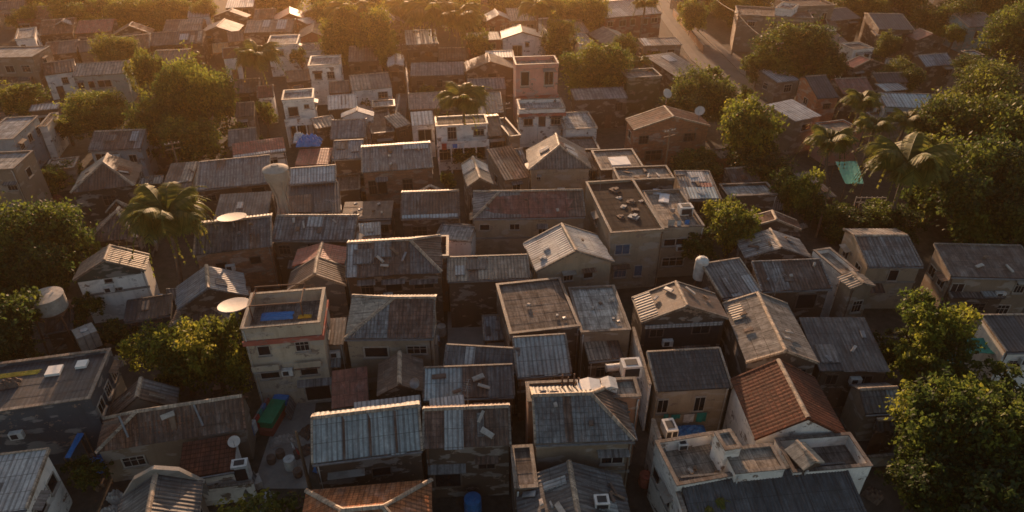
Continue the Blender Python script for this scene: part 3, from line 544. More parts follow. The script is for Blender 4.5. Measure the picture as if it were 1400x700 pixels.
 ('shed', 68.49, 127.28, 0.0, 4.39, 2.22, 4.0, 4.2, 'white', 'brown', 'small whitish awning roof below the dark orange edged roof', {}),
 ('flat', 41.65, 81.89, 0.274, 4.3, 3.85, 4.4, 0, 'slabtan', 'pink', 'pinkish low house partly hidden behind the palm trunks', {'p': 0.2, 'win': [(0.5, 3.0, 0.9, 0.9)]}),
 ('flat', 52.18, 87.74, 0.115, 6.63, 4.25, 3.4, 0, 'slabtan', 'tan', 'low tan house under the long pale blue roof', {'p': 0.2, 'win': []}),
 ('flat', -85.63, 122.33, 0.485, 2.92, 7.73, 5.4, 0, 'slabpale', 'white', 'small white cube house with a taller back block at the far left', {'p': 0.2, 'win': [(0.3, 4.0, 0.6, 0.7)], 'wr': 2}),
 ('flat', -78.09, 107.48, 0.095, 7.88, 5.91, 6.4, 0, 'slabpale', 'tan', 'pale roofed long house with a light end wall at the far left', {'p': 0.1, 'wr': 1, 'win': [(0.5, 4.6, 1.2, 1.0), (0.8, 4.6, 1.2, 1.0)]}),
 ('gx', -85.03, 130.72, 0.362, 5.55, 7.87, 3.9, 5.2, 'terrold', 'brown', 'maroon roof right of the small white cube house', {'df': 6.06}),
 ('gx', -77.83, 130.62, 0.246, 6.15, 5.62, 4.0, 5.2, 'red', 'brown', 'long reddish roof with small white chimneys behind the round flat tree', {'df': 4.33}),
 ('gy', -84.12, 131.38, 0.159, 3.31, 1.38, 4.6, 5.4, 'pale', 'brown', 'small whitish peaked roof above the maroon roof', {}),
 ('gy', -69.27, 127.0, 0.217, 6.77, 2.72, 4.2, 5.8, 'terrold', 'brown', 'broad brown gable with a sunlit right slope', {}),
 ('gx', -59.25, 122.7, 0.209, 8.64, 5.3, 4.0, 5.2, 'brown', 'brown', 'long brown roof with bright skylights above the large left trees', {'pat': [(0.55, 0.3, 0.72, 0.75, 'white'), (0.76, 0.1, 0.85, 0.6, 'tan'), (0.9, 0.1, 0.98, 0.9, 'tan')], 'df': 4.08}),
 ('gx', -61.83, 131.9, 0.148, 6.88, 4.79, 3.9, 5.0, 'brown', 'brown', 'brown roof with a bright tan corner sheet near the top left', {'pat': [(0.55, 0.5, 0.98, 0.98, 'tan')], 'df': 3.69}),
 ('gy', -54.23, 130.24, 0.074, 6.68, 5.7, 4.0, 5.2, 'grey', 'brown', 'plain grey gabled roof right of the tan corner sheet', {}),
 ('gy', -54.88, 137.75, -0.082, 6.9, 2.14, 4.6, 5.8, 'greybrown', 'brown', 'grey peaked roof with pale spots at the top left', {}),
 ('shed', -55.71, 145.74, 0.233, 5.34, 5.68, 5.0, 5.4, 'white', 'brown', 'bright sunlit sheet roof at the top edge', {}),
 ('gx', -63.17, 104.03, 0.237, 7.32, 4.5, 4.6, 5.5, 'tan', 'palegreen', 'tan roofed house with pale green walls and dark windows', {'win': [(0.1, 3.2, 0.8, 1.0), (0.3, 3.2, 0.8, 1.0), (0.55, 3.2, 1.8, 1.0)], 'df': 3.46}),
 ('gx', -71.46, 106.73, 0.509, 4.37, 4.97, 4.0, 4.8, 'terrold', 'white', 'old tiled roof with bright broken tiles left of the tan roofed house', {'df': 3.82}),
 ('flat', -61.88, 79.12, 0.171, 3.81, 7.45, 5.4, 0, 'slabblue', 'paleblue', 'pale blue walled long house with a lit roof edge at the left', {'p': 0.1, 'wr': 3, 'win': []}),
 ('flat', -60.39, 84.31, 0.242, 1.01, 4.89, 4.4, 0, 'slabdark', 'white', 'low white end wall house beside the pale blue walled house', {'p': 0.1, 'win': []}),
 ('shed', -64.91, 90.9, 0.323, 3.48, 1.84, 3.6, 3.8, 'pale', 'brown', 'short pale sheet strip behind the pale blue walled house', {}),
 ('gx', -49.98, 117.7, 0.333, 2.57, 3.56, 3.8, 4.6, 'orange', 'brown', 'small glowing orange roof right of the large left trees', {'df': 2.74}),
 ('gx', -47.04, 114.39, 0.325, 2.51, 4.05, 4.0, 4.8, 'terra', 'white', 'small terracotta roof with a white front wall beside the left palm', {'df': 3.12}),
 ('gx', -44.33, 128.15, 0.116, 8.46, 6.09, 4.8, 5.8, 'brown', 'brown', 'brown roof with pale patched sheets above the left palm', {'pat': [(0.35, 0.4, 0.5, 0.95, 'pale'), (0.65, 0.2, 0.85, 0.95, 'pale')], 'df': 4.68}),
 ('flat', -39.06, 118.08, 0.174, 4.97, 5.93, 5.4, 0, 'slabpale', 'white', 'white flat roofed house behind the left palm', {'p': 0.2, 'win': [(0.4, 4.0, 1.0, 0.9)], 'wr': 1}),
 ('gy', -43.46, 138.14, 0.261, 6.41, 5.44, 4.2, 5.6, 'red', 'redwall', 'reddish gabled roof left of the glowing orange gable', {}),
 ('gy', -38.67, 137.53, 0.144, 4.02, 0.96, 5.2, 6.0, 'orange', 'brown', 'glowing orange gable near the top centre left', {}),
 ('shed', -37.88, 134.57, 0.798, 5.3, 3.39, 4.6, 4.9, 'pale', 'brown', 'pale sheet roof below the glowing orange gable', {}),
 ('gy', -36.24, 126.99, 0.173, 5.48, 6.53, 4.0, 5.2, 'brown', 'redwall', 'plain red brown gable above the low white house', {}),
 ('flat', -35.57, 120.67, 0.318, 5.54, 4.94, 3.5, 0, 'slabpale', 'white', 'low white flat house behind the white house with roof box', {'p': 0.3, 'win': []}),
 ('gy', -23.37, 133.77, 0.421, 5.03, 9.56, 4.6, 6.0, 'brown', 'tan', 'steep brown gabled house between the tall palms', {'win': [(0.5, 2.6, 1.2, 0.8)]}),
 ('shed', -23.7, 91.77, 0.218, 3.83, 4.33, 3.9, 4.3, 'white', 'brown', 'pale sheet roof with dark scribbled stains', {'pat': [(0.45, 0.3, 0.5, 0.9, 'dark'), (0.6, 0.3, 0.64, 0.9, 'dark')]}),
 ('gy', -20.19, 85.05, 0.121, 4.21, 1.56, 4.8, 5.6, 'white', 'white', 'white arched gable house behind the twin grey panels', {}),
 ('gx', -20.35, 80.15, 0.108, 4.15, 4.14, 4.5, 5.6, 'grey', 'brown', 'twin grey panel roof in front of the white arched gable', {'sec': [(0.42, 'grey'), (0.45, 'pale'), (1, 'greyrust')], 'trim': 1, 'df': 3.19}),
 ('shed', -24.77, 85.08, 0.461, 2.77, 2.67, 3.6, 4.0, 'tan', 'brown', 'small tan roof left of the twin grey panels', {}),
 ('flat', -17.64, 90.0, 0.182, 3.04, 2.53, 4.5, 0, 'slabpale', 'brown', 'pale flat roof over a brown walled shop by the alley', {'p': 0.1, 'win': [(0.3, 2.8, 1.2, 1.2)]}),
 ('shed', -14.79, 83.6, 0.689, 2.3, 2.73, 4.3, 5.0, 'tan', 'brown', 'small tan lit roof right of the alley', {}),
 ('shed', -11.59, 83.64, 0.17, 2.88, 3.24, 4.6, 5.2, 'white', 'white', 'white roofed white walled house with one big brown window', {'win': [(0.55, 3.2, 1.6, 1.4)]}),
 ('gx', -11.17, 90.93, 0.136, 6.04, 4.18, 4.2, 5.3, 'salmon', 'brown', 'salmon roofed house left of the centre palm', {'df': 3.22}),
 ('shed', -3.01, 89.42, 0.082, 3.21, 5.93, 4.5, 5.2, 'grey', 'brown', 'grey pane roof with a pale rim right of the centre palm', {'trim': 1}),
 ('flat', -6.32, 80.13, 0.147, 6.35, 3.07, 6.0, 0, 'slabtan', 'white', 'white verandah house below the centre palm', {'p': 0.1, 'win': [(0.3, 5.0, 1.0, 1.5), (0.82, 5.0, 1.2, 0.9), (0.15, 2.3, 1.6, 1.6), (0.45, 2.3, 1.6, 1.6), (0.8, 2.3, 1.6, 1.6)], 'balc': 3.6}),
 ('shed', -14.86, 61.64, 0.059, 5.06, 3.17, 3.5, 3.8, 'brownflat', 'brown', 'low brown roof with scattered pots below the brick house', {}),
 ('shed', -14.17, 57.89, 0.168, 2.46, 2.05, 3.4, 3.7, 'paleblue', 'white', 'low pale blue awning behind the rusty striped roof', {}),
 ('flat', -5.38, 56.57, -0.149, 3.54, 3.12, 4.0, 0, 'slabpale', 'white', 'plain white walled yard building below the brown sheet roof', {'p': 0.1, 'win': []}),
 ('flat', 11.85, 70.52, 0.114, 4.83, 5.19, 5.2, 0, 'slabtan', 'brown', 'tan flat roof with a white hatch behind the brown flat roof strip', {'p': 0.15, 'win': [], 'sky': [(0.3, 0.2, 0.75, 0.6)]}),
 ('flat', 26.8, 77.94, 0.189, 3.36, 2.74, 2.6, 0, 'slabtan', 'brick', 'low orange brick shed beside the bright green tree', {'p': 0.1, 'win': []}),
 ('shed', -43.41, 80.19, 0.234, 3.83, 2.75, 3.0, 3.3, 'pale', 'brown', 'pale sheet shed with a blue tarp over its corner', {}),
 ('flat', -53.77, 74.44, 0.318, 3.14, 3.22, 2.8, 0, 'slabtan', 'tan', 'low tan hut right of the tan three storey block', {'p': 0.1, 'win': []}),
 ('shed', -13.72, 41.16, 0.104, 1.63, 2.85, 4.2, 4.5, 'brown', 'tan', 'narrow brown lean-to squeezed between the beige block and the tan walled house', {}),
 ('shed', -1.25, 43.32, 0.083, 2.16, 2.8, 2.8, 3.1, 'darkgrey', 'brown', 'low dark lean-to in the courtyard below the red cloth', {}),
 ('flat', 4.6, 32.56, 0.063, 7.27, 1.74, 6.5, 0, 'slabtan', 'terrawall', 'orange lit back terrace behind the tall grey ribbed roof', {'p': 0.15, 'win': []}),
 ('gx', -33.27, 78.8, 0.267, 3.3, 3.67, 4.0, 5.0, 'greybrown', 'brown', 'grey brown house at the foot of the huge dark tree', {'df': 2.82}),
 ('gx', -38.94, 97.64, 0.179, 3.45, 4.09, 4.0, 5.0, 'brown', 'brown', 'dim brown house right of the huge dark tree', {'df': 3.14}),
 ('gx', -36.23, 88.68, 0.227, 2.34, 3.29, 3.8, 4.8, 'brown', 'tan', 'dim tan house behind the narrow dark tree', {'df': 2.53}),
 ('gx', -32.65, 102.46, 0.288, 3.52, 3.89, 4.0, 4.8, 'brown', 'brown', 'brown roof between the two white two storey houses', {'df': 2.99}),
 ('gx', -103.61, 146.85, 0.253, 4.96, 2.95, 4, 5.2, 'greybrown', 'tan', 'grey brown house in the top left corner', {'df': 2.27}),
 ('gx', -93.89, 140.24, 0.171, 6.59, 6.27, 4, 5.4, 'terrold', 'redwall', 'maroon house left of the top left dark trees', {'df': 4.82}),
 ('gx', -49.11, 140.22, 0.141, 4.04, 4.5, 4, 5, 'brown', 'brown', 'dim brown roof left of the reddish gable', {'df': 3.46}),
 ('gx', -24.48, 113.82, 0.148, 5.27, 6.72, 4, 5, 'brown', 'brown', 'dim brown house under the golden trees', {'df': 5.17}),
 ('gx', -25.83, 122.22, 0.282, 4.78, 5.79, 4, 5, 'greybrown', 'tan', 'dim grey house behind the golden trees', {'df': 4.46}),
 ('gx', -9.95, 113.37, 0.089, 4.41, 4.59, 4, 5, 'brown', 'brown', 'brown house below the tall hazy palms', {'win': [(0.3, 2.6, 1, 0.9), (0.7, 2.6, 1, 0.9)], 'df': 3.53}),
 ('flat', 6.65, 128.82, 0.182, 2.68, 10.08, 5.2, 0, 'slabdark', 'white', 'small house with a white wall and one window behind the pink house', {'p': 0.2, 'win': [(0.5, 3.9, 1.0, 1.0)]}),
 ('gx', 10.75, 129.72, 0.189, 5.2, 8.27, 4.4, 5.2, 'brown', 'brown', 'brown house right of the one window white wall', {'win': [(0.2, 3, 0.9, 1), (0.5, 3, 0.9, 1), (0.8, 3, 0.9, 1)], 'df': 6.36}),
 ('flat', 8.52, 79.5, 0.104, 4.2, 3.97, 3.2, 0, 'slabdark', 'brown', 'low brown yard building below the low pale flat roof', {'p': 0.2, 'win': []}),
 ('flat', -0.56, 80.47, 0.323, 1.41, 6.08, 5.0, 0, 'slabtan', 'tan', 'narrow tan block left of the white lower storey', {'p': 0.3, 'win': []}),
 ('gx', -2.45, 81.3, 0.216, 2.11, 5.68, 4.6, 5.4, 'brown', 'darkwood', 'dark brown house right of the white verandah', {'df': 4.37}),
 ('flat', -17.3, 84.76, 0.251, 2.85, 7.79, 4.0, 0, 'slabdark', 'brown', 'brown workshop roof left of the alley', {'p': 0.2}),
 ('flat', -18.61, 69.14, 0.184, 2.85, 4.03, 3.0, 0, 'slabdark', 'brown', 'low brown yard roof below the square grey sheet roof', {'p': 0.2}),
 ('shed', 41.59, 104.82, 0.332, 4.17, 4.83, 3.4, 3.9, 'pale', 'tan', 'pale roofed shed at the foot of the wide roadside tree', {}),
 ('gx', 54.59, 120.59, 0.224, 5.93, 5.8, 4.6, 5.6, 'brown', 'brown', 'brown house behind the small white house', {'df': 4.46}),
 ('gx', 57.48, 102.11, 0.069, 4.81, 2.53, 3.8, 4.6, 'dark', 'brown', 'dark roof behind the long pale blue roof', {'df': 1.95}),
 ('shed', 56.76, 99.59, 0.245, 3.93, 2.39, 3.4, 3.7, 'paleblue', 'brown', 'short pale blue porch just behind the long pale blue roof', {}),
 ('gx', 64.84, 94.66, 0.18, 8.22, 2.69, 3.8, 4.8, 'dark', 'brown', 'long black roof under the right hand trees', {'df': 2.07}),
 ('shed', 33.29, 68.26, 0.258, 3.3, 5.02, 2.8, 3.4, 'greybrown', 'brown', 'tilted grey brown shed roof left of the teal tarp', {}),
 ('gx', -25.32, 97.37, 0.214, 2.9, 3.55, 4.0, 4.8, 'brown', 'redwall', 'red brown house behind the pale stained roof', {'df': 2.73}),
 ('gx', -66.98, 119.94, 0.362, 7.23, 7.1, 4, 5, 'terrold', 'brown', 'long dim tiled roof behind the round flat topped tree', {'df': 5.46}),
 ('gx', -76.77, 117.19, 0.354, 4.77, 5.7, 4, 5, 'brown', 'brown', 'dim brown roof right of the pale roofed long house', {'df': 4.38}),
 ('gx', -72.59, 118.17, 0.5, 3.53, 4.53, 4, 5, 'brown', 'tan', 'small dim house with a white chimney left of the round flat topped tree', {'df': 3.48}),
 ('gx', -55.94, 111.6, 0.148, 5.13, 6.11, 4, 5, 'brown', 'tan', 'dim house behind the crown of the huge dark tree', {'df': 4.7}),
 ('gx', -49.39, 123.7, 0.348, 2.69, 3.8, 4, 5, 'brown', 'brown', 'small dim brown roof right of the plain grey gable', {'df': 2.92}),
 ('shed', -11.1, 65.23, 0.344, 0.48, 2.07, 2.4, 2.6, 'paleblue', 'white', 'tiny pale porch left of the brown sheet roof', {}),
 ('gx', 26.4, 70.97, 0.157, 3.53, 2.59, 2.8, 3.6, 'brown', 'brown', 'dim shed in the shade below the bright yellow green tree', {'df': 2.0}),
 ('gx', -37.35, 44.6, 0.314, 2.12, 2.52, 2.6, 3.4, 'dark', 'brown', 'dark hut hidden in the shrubs behind the drum tank tower', {'df': 1.94}),
 ('shed', -30.79, 46.16, 0.286, 3.49, 2.44, 2.6, 3.0, 'dark', 'navy', 'dark blue lean-to at the foot of the white boarded house', {}),
 ('gx', -31.79, 32.81, 0.26, 3.03, 1.09, 2.6, 3.4, 'dark', 'brown', 'dark low roof in the yard above the bottom left shed', {'df': 0.84}),
 ('gx', 0.51, 71.98, 0.305, 1.92, 2.67, 4.6, 5.4, 'tan', 'tan', 'small tan house left of the tall hip roofed house', {'df': 2.06}),
 ('shed', 9.35, 71.43, 0.184, 1.02, 3.72, 4.4, 4.8, 'brown', 'brown', 'narrow brown lean-to right of the tall hip roofed house', {}),
 ('gx', 25.98, 33.12, 0.071, 1.87, 0.67, 2.4, 3.0, 'dark', 'brown', 'black shed in the yard below the small grey hut', {'df': 0.52}),
 ('gx', -45.5, 83.74, 0.271, 2.71, 2.25, 3.6, 4.4, 'greybrown', 'brown', 'dim roof under the left side of the huge dark tree', {'df': 1.73}),
 ('gx', -74.07, 152.76, 0.197, 6.65, 7.19, 4, 5.2, 'brown', 'brown', 'brown roof cut off by the top edge at the left', {'df': 5.53}),
 ('gx', -90.38, 158.94, 0.23, 6.17, 6.05, 4, 5.2, 'terrold', 'tan', 'tiled roof cut off by the top edge behind the dark clump', {'df': 4.65}),
 ('gx', -19.36, 157.55, 0.11, 6.35, 3.85, 4, 5.2, 'pale', 'tan', 'pale roof cut off by the top edge behind the tall palms', {'df': 2.96}),
 ('gx', -5.68, 154.19, 0.086, 7.8, 5.33, 4, 5.2, 'greybrown', 'tan', 'grey roof cut off by the top edge behind the red gable', {'df': 4.1}),
 ('gx', 9.44, 155.87, 0.155, 8.84, 5.35, 4, 5.2, 'brown', 'brown', 'brown roof cut off by the top edge at the centre', {'df': 4.12}),
 ('gx', 83.4, 154.84, 0.0, 8.09, 7.28, 4, 5.2, 'redflat', 'brown', 'dark red roof cut off by the top edge at the right', {'df': 5.6}),
 ('gx', 98.74, 156.97, 0.083, 8.33, 5.45, 4, 5.2, 'brown', 'tan', 'brown roof cut off by the top edge above the teal house', {'df': 4.19}),
 ('gx', 40.63, 161.73, 0.196, 7.46, 5.88, 4, 5.2, 'brown', 'tan', 'house cut off by the top edge right of the road', {'df': 4.52}),
 ('shed', -77.61, 105.02, 0.391, 4.48, 4.45, 3.2, 3.6, 'greybrown', 'tan', 'low grey brown porch roof in front of the pale roofed long house', {}),
 ('gx', -35.54, 95.48, 0.275, 2.19, 3.44, 4.0, 4.8, 'redflat', 'white', 'small white walled house with a dull red roof left of the white two storey house', {'df': 2.64}),
 ('gx', -3.82, 98.79, 0.113, 5.59, 3.21, 4.0, 4.8, 'grey', 'tan', 'grey roofed house directly in front of the wide brown gable', {'df': 2.47}),
 ('flat', 12.16, 121.47, 0.172, 2.58, 7.18, 4.8, 0, 'slabpale', 'white', 'small bright white house behind the dense olive tree', {'p': 0.2, 'win': [(0.3, 3.4, 0.7, 0.8), (0.7, 3.4, 0.7, 0.8)]}),
 ('flat', -34.27, 129.35, 0.297, 3.38, 6.21, 4.6, 0, 'slabpale', 'white', 'small white house beside the plain red brown gable', {'p': 0.2, 'win': [(0.5, 3.4, 0.9, 0.8)]}),
 ('gx', -88.05, 145.0, 0.237, 5.1, 5.92, 4.2, 5.2, 'red', 'white', 'white walled house with a red roof in the top left dark clump', {'df': 4.55}),
 ('gx', -62.48, 141.2, 0.288, 4.03, 7.11, 4.4, 5.4, 'pale', 'white', 'white house with a pale roof behind the brown roof with a tan corner', {'df': 5.47}),
]

FRAMES = []
def make_house(i, row):
    ty, cx, cy, rot, w, d, ze, zr, roof, wall, label, k = row
    rnd = random.Random(i * 13 + 5)
    far = cy > 78
    KIN = {'grey': ['greyrust', 'darkgrey', 'bluegrey', 'pale'], 'brown': ['rust', 'greybrown', 'tanbrown', 'terrold'], 'rust': ['greyrust', 'brown', 'grey'], 'darkgrey': ['grey', 'greyrust', 'dark', 'bluegrey'], 'greyrust': ['grey', 'rust', 'pale'],
           'dark': ['darkgrey', 'greybrown', 'brownflat'], 'tan': ['tanbrown', 'pale', 'greybrown'], 'blue': ['bluegrey', 'paleblue'], 'greybrown': ['brown', 'grey'], 'bluegrey': ['grey', 'blue'], 'paleblue': ['blue', 'pale'], 'terrold': ['brown', 'rusttile'], 'rusttile': ['brown', 'grey']}
    k = dict(k)
    if roof in KIN and ty in ('shed', 'gx', 'gy') and cx * cx + cy * cy > 1:
        if 'sec' not in k and ty != 'gy' and 'clean' not in label and 'plain' not in label and rnd.random() < .5:
            a_ = rnd.uniform(.25, .6); k['sec'] = [(a_, roof), (1, rnd.choice(KIN[roof]))] if rnd.random() < .5 else [(a_, rnd.choice(KIN[roof])), (1, roof)]
        if not far and 'clean' not in label and 'plain' not in label:
            kk = list(k.get('pat', []))
            for q in range(rnd.choice((0, 1, 1, 2))):
                u0, v0 = rnd.uniform(.05, .7), rnd.uniform(.0, .55); du, dv_ = rnd.uniform(.12, .28), rnd.uniform(.25, .45)
                p_ = (u0, v0, min(.98, u0 + du), min(.98, v0 + dv_), rnd.choice(KIN[roof]))
                if all(p_[0] > o[2] or p_[2] < o[0] for o in kk): kk.append(p_ + ((rnd.choice('lr'),) if ty == 'gy' else ()))
            k['pat'] = kk
    name = 'lean_to' if (ty == 'shed' and d < 2.8) else ('house' if w * d > 9 else 'shed')
    root = thing(name, label, 'house' if name == 'house' else 'shed', (cx, cy, 0), rot)
    X, Y = w / 2, d / 2
    zb = k.get('zb', 0)
    mats = [roof]; mb = MB(); ridges = []; caps = MB(); trims = []
    seed = i * 101
    sg = rnd.uniform(.0, .09) if not far else 0
    frames = {}
    if ty == 'shed':
        frames['n'] = slope(mb, [(-X, -Y, ze), (X, -Y, ze), (X, Y, zr), (-X, Y, zr)], mats, 0, far, k.get('sec'), seed, sag=sg)
        trims += [((-X, Y, zr), (X, Y, zr)), ((-X, -Y, ze), (-X, Y, zr)), ((X, -Y, ze), (X, Y, zr))]
        def zt(x, y): return ze + (zr - ze) * (y + Y) / d
        brk = None
    elif ty == 'gx':
        yr = -Y + k['df']; hl, hr = k.get('hl', 0), k.get('hr', 0)
        L, R = (-X + hl, yr, zr), (X - hr, yr, zr)
        frames['n'] = slope(mb, [(-X, -Y, ze), (X, -Y, ze), R, L], mats, 0, far, k.get('sec'), seed, sag=sg)
        zbk = ze if abs(d - 2 * k['df']) < .1 else zr - (zr - ze) * (d - k['df']) / k['df'] * .9
        slope(mb, [(X, Y, zbk), (-X, Y, zbk), L, R], mats, 0, far, None, seed + 1)
        def addm(m):
            if m not in mats: mats.append(m)
            return mats.index(m)
        if hl: slope(mb, [(-X, Y, zbk), (-X, -Y, ze), L], mats, addm(k.get('hlm', roof)), far, None, seed + 2); ridges += [(L, (-X, -Y, ze))]
        if hr: slope(mb, [(X, -Y, ze), (X, Y, zbk), R], mats, addm(k.get('hrm', roof)), far, None, seed + 3); ridges += [(R, (X, -Y, ze))]
        if hl: ridges += [(L, (-X, Y, zbk))]
        if hr: ridges += [(R, (X, Y, zbk))]
        ridges += [(L, R)]
        if not hl: trims += [((-X, -Y, ze), L), ((-X, Y, zbk), L)]
        if not hr: trims += [((X, -Y, ze), R), ((X, Y, zbk), R)]
        def zt(x, y):
            z = ze + (zr - ze) * (y + Y) / k['df'] if y < yr else zr - (zr - zbk) * (y - yr) / max(.01, Y - yr)
            if hl: z = min(z, ze + (zr - ze) * (x + X) / hl)
            if hr: z = min(z, ze + (zr - ze) * (X - x) / hr)
            return z
        brk = ('y', yr) if not (hl or hr) else ('y', yr)
    elif ty == 'gy':
        hn, hf = k.get('hn', 0) * d, k.get('hf', 0) * d
        n_, f_ = (0, -Y + hn, zr), (0, Y - hf, zr)
        def addm(m):
            if m not in mats: mats.append(m)
            return mats.index(m)
        frames['l'] = slope(mb, [(-X, Y, ze), (-X, -Y, ze), n_, f_], mats, addm(k.get('lm', roof)), far, None, seed, sag=sg)
        frames['r'] = slope(mb, [(X, -Y, ze), (X, Y, ze), f_, n_], mats, 0, far, k.get('sec'), seed + 1, sag=sg)
        if hn: slope(mb, [(-X, -Y, ze), (X, -Y, ze), n_], mats, 0, far, None, seed + 2); ridges += [(n_, (-X, -Y, ze)), (n_, (X, -Y, ze))]
        else: trims += [((-X, -Y, ze), n_), ((X, -Y, ze), n_)]
        if hf: slope(mb, [(X, Y, ze), (-X, Y, ze), f_], mats, 0, far, None, seed + 3); ridges += [(f_, (-X, Y, ze)), (f_, (X, Y, ze))]
        else: trims += [((-X, Y, ze), f_), ((X, Y, ze), f_)]
        ridges += [(n_, f_)]
        def zt(x, y):
            z = zr - (zr - ze) * abs(x) / X
            if hn: z = min(z, ze + (zr - ze) * (y + Y) / hn)
            if hf: z = min(z, ze + (zr - ze) * (Y - y) / hf)
            return z
        brk = ('x', 0)
    else:
        p = k.get('p', .2); zd = ze - p
        frames['n'] = slope(mb, [(-X + .1, -Y + .1, zd), (X - .1, -Y + .1, zd), (X - .1, Y - .1, zd), (-X + .1, Y - .1, zd)], mats, 0, far, None, seed, style='slab')
        def zt(x, y): return zd - .02
        brk = None
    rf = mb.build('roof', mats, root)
    FRAMES.append((label, root, frames))
    # walls
    wb = MB()
    ix = .10 if ty != 'flat' else .02; iy = .22 if ty != 'flat' else .02
    if far: ix, iy = .06, .12
    if ty == 'gy': ix, iy = .2, .12
    x0, x1, y0, y1 = -X + ix, X - ix, -Y + iy, Y - iy
    cut = .13 if ty != 'flat' else 0
    wm = ['w_' + wall]
    gm = 0
    if k.get('gab'): wm.append('w_' + k['gab'])
    def side(pa, pb, axis, mid=None):
        pts = [(pa[0], pa[1], zb), (pb[0], pb[1], zb), (pb[0], pb[1], zt(*pb) - cut)]
        if mid is not None: pts.append((mid[0], mid[1], zt(*mid) - cut))
        pts.append((pa[0], pa[1], zt(*pa) - cut))
        wb.face(pts, 0)
    mx = (0, ) if brk and brk[0] == 'x' else None
    side((x0, y0), (x1, y0), 'n', (0, y0) if brk and brk[0] == 'x' and not k.get('hn') else None)
    side((x1, y0), (x1, y1), 'r', (x1, brk[1]) if brk and brk[0] == 'y' and not k.get('hr') else None)
    side((x1, y1), (x0, y1), 'f', (0, y1) if brk and brk[0] == 'x' and not k.get('hf') else None)
    side((x0, y1), (x0, y0), 'l', (x0, brk[1]) if brk and brk[0] == 'y' and not k.get('hl') else None)
    if k.get('gab'):
        wb.face([(x0, y0 - .03, ze - .35), (x1, y0 - .03, ze - .35), (x1, y0 - .03, zt(x1, y0) - cut), (0, y0 - .03, zr - cut), (x0, y0 - .03, zt(x0, y0) - cut)], 1)
    wo = wb.build('wall', wm, root)
    if ty == 'flat':
        pb_ = MB(); p = k.get('p', .2); t = .14; zd = ze - p
        pb_.box(-X, X, -Y, -Y + t, zd - .05, ze); pb_.box(-X, X, Y - t, Y, zd - .05, ze)
        pb_.box(-X, -X + t, -Y + t, Y - t, zd - .05, ze); pb_.box(X - t, X, -Y + t, Y - t, zd - .05, ze)
        par = pb_.build('parapet', ['w_' + wall], root)
        cb = MB(); o_ = .05
        if ze - zb > 1:
            cb.box(-X - o_, X + o_, -Y - o_, -Y + t + o_, ze, ze + .07); cb.box(-X - o_, X + o_, Y - t - o_, Y + o_, ze, ze + .07)
            cb.box(-X - o_, -X + t + o_, -Y + t + o_, Y - t - o_, ze, ze + .07); cb.box(X - t - o_, X + o_, -Y + t + o_, Y - t - o_, ze, ze + .07)
            cb.build('coping', [k.get('cop') or rnd.choice(['rim', 'rimdark', 'rim'])], par)
        for b in ('band', 'band2'):
            if k.get(b):
                z0 = ze - p - .5 if b == 'band' else ze - p - 4.3
                q = MB(); q.box(-X - .12, X + .12, -Y - .12, -Y + .0, z0, z0 + .4); q.box(X, X + .12, -Y, Y, z0, z0 + .4)
                q.build('ledge_band', ['w_redband'], root)
        for (u0, v0, u1, v1) in k.get('sky', []):
            q = MB(); q.box(-X + u0 * w, -X + u1 * w, -Y + v0 * d, -Y + v1 * d, zd + .02, zd + .22)
            q.build('skylight', ['fibre_white'], rf)
    if k.get('balc'):
        zb_ = k['balc']; q = MB(); q.box(-X, X, -Y - 1.1, -Y + .0, zb_ - .15, zb_); q.build('balcony_floor', ['w_white'], root)
        q = MB(); q.box(-X, X, -Y - 1.1, -Y - 1.02, zb_ + .003, zb_ + .8); q.build('balcony_wall', ['w_white'], root)
        nc = max(2, round(w / 1.6))
        for c_ in range(nc + 1):
            q = MB(); xx = -X + .1 + (w - .2) * c_ / nc; q.box(xx - .08, xx + .08, -Y - 1.08, -Y - .92, 0, zb_ - .153); q.build('column', ['w_white'], root)
    if k.get('ledge'):
        for u in (.2, .75):
            q = MB(); xx = -X + u * w; q.box(xx - .95, xx + .95, -Y - .45, -Y, 3.9, 4.02); q.box(xx - .95, xx + .95, -Y - .45, -Y - .4, 4.023, 4.4)
            q.build('window_box', ['w_stained'], root)
    # ridge caps, verge trims, gutter
    if ridges:
        for a, b in ridges: cap(caps, (a[0], a[1], a[2] + .04), (b[0], b[1], b[2] + .05), .11 if not far else .09)
        caps.build('ridge_cap', ['ridge'], rf)
    if trims and (k.get('trim') or rnd.random() < .35):
        vm = rnd.choice(['rim', 'rim', 'rimdark', 'ridge', roof])
        for a, b in trims:
            tb = MB(); a, b = Vector(a), Vector(b); dd = (b - a).normalized(); s_ = Vector((0, 0, 1)).cross(dd); s_.normalize()
            off = s_ * .07
            q = [a - off, b - off, b + off, a + off]; up = Vector((0, 0, .085)); dn = Vector((0, 0, -.12))
            tb.face([v + up for v in q]); tb.face([v + dn for v in reversed(q)])
            for m_ in range(4):
                n2 = (m_ + 1) % 4; tb.face([q[m_] + dn, q[n2] + dn, q[n2] + up, q[m_] + up])
            tb.build('verge_board', [vm], rf)
    if ty in ('shed', 'gx') and not far and rnd.random() < .55:
        gb = MB(); gy0 = -Y - .08
        gb.box(-X, X, gy0 - .06, gy0 + .06, ze - .16, ze - .06); gb.build('gutter', ['metal_grey'], rf)
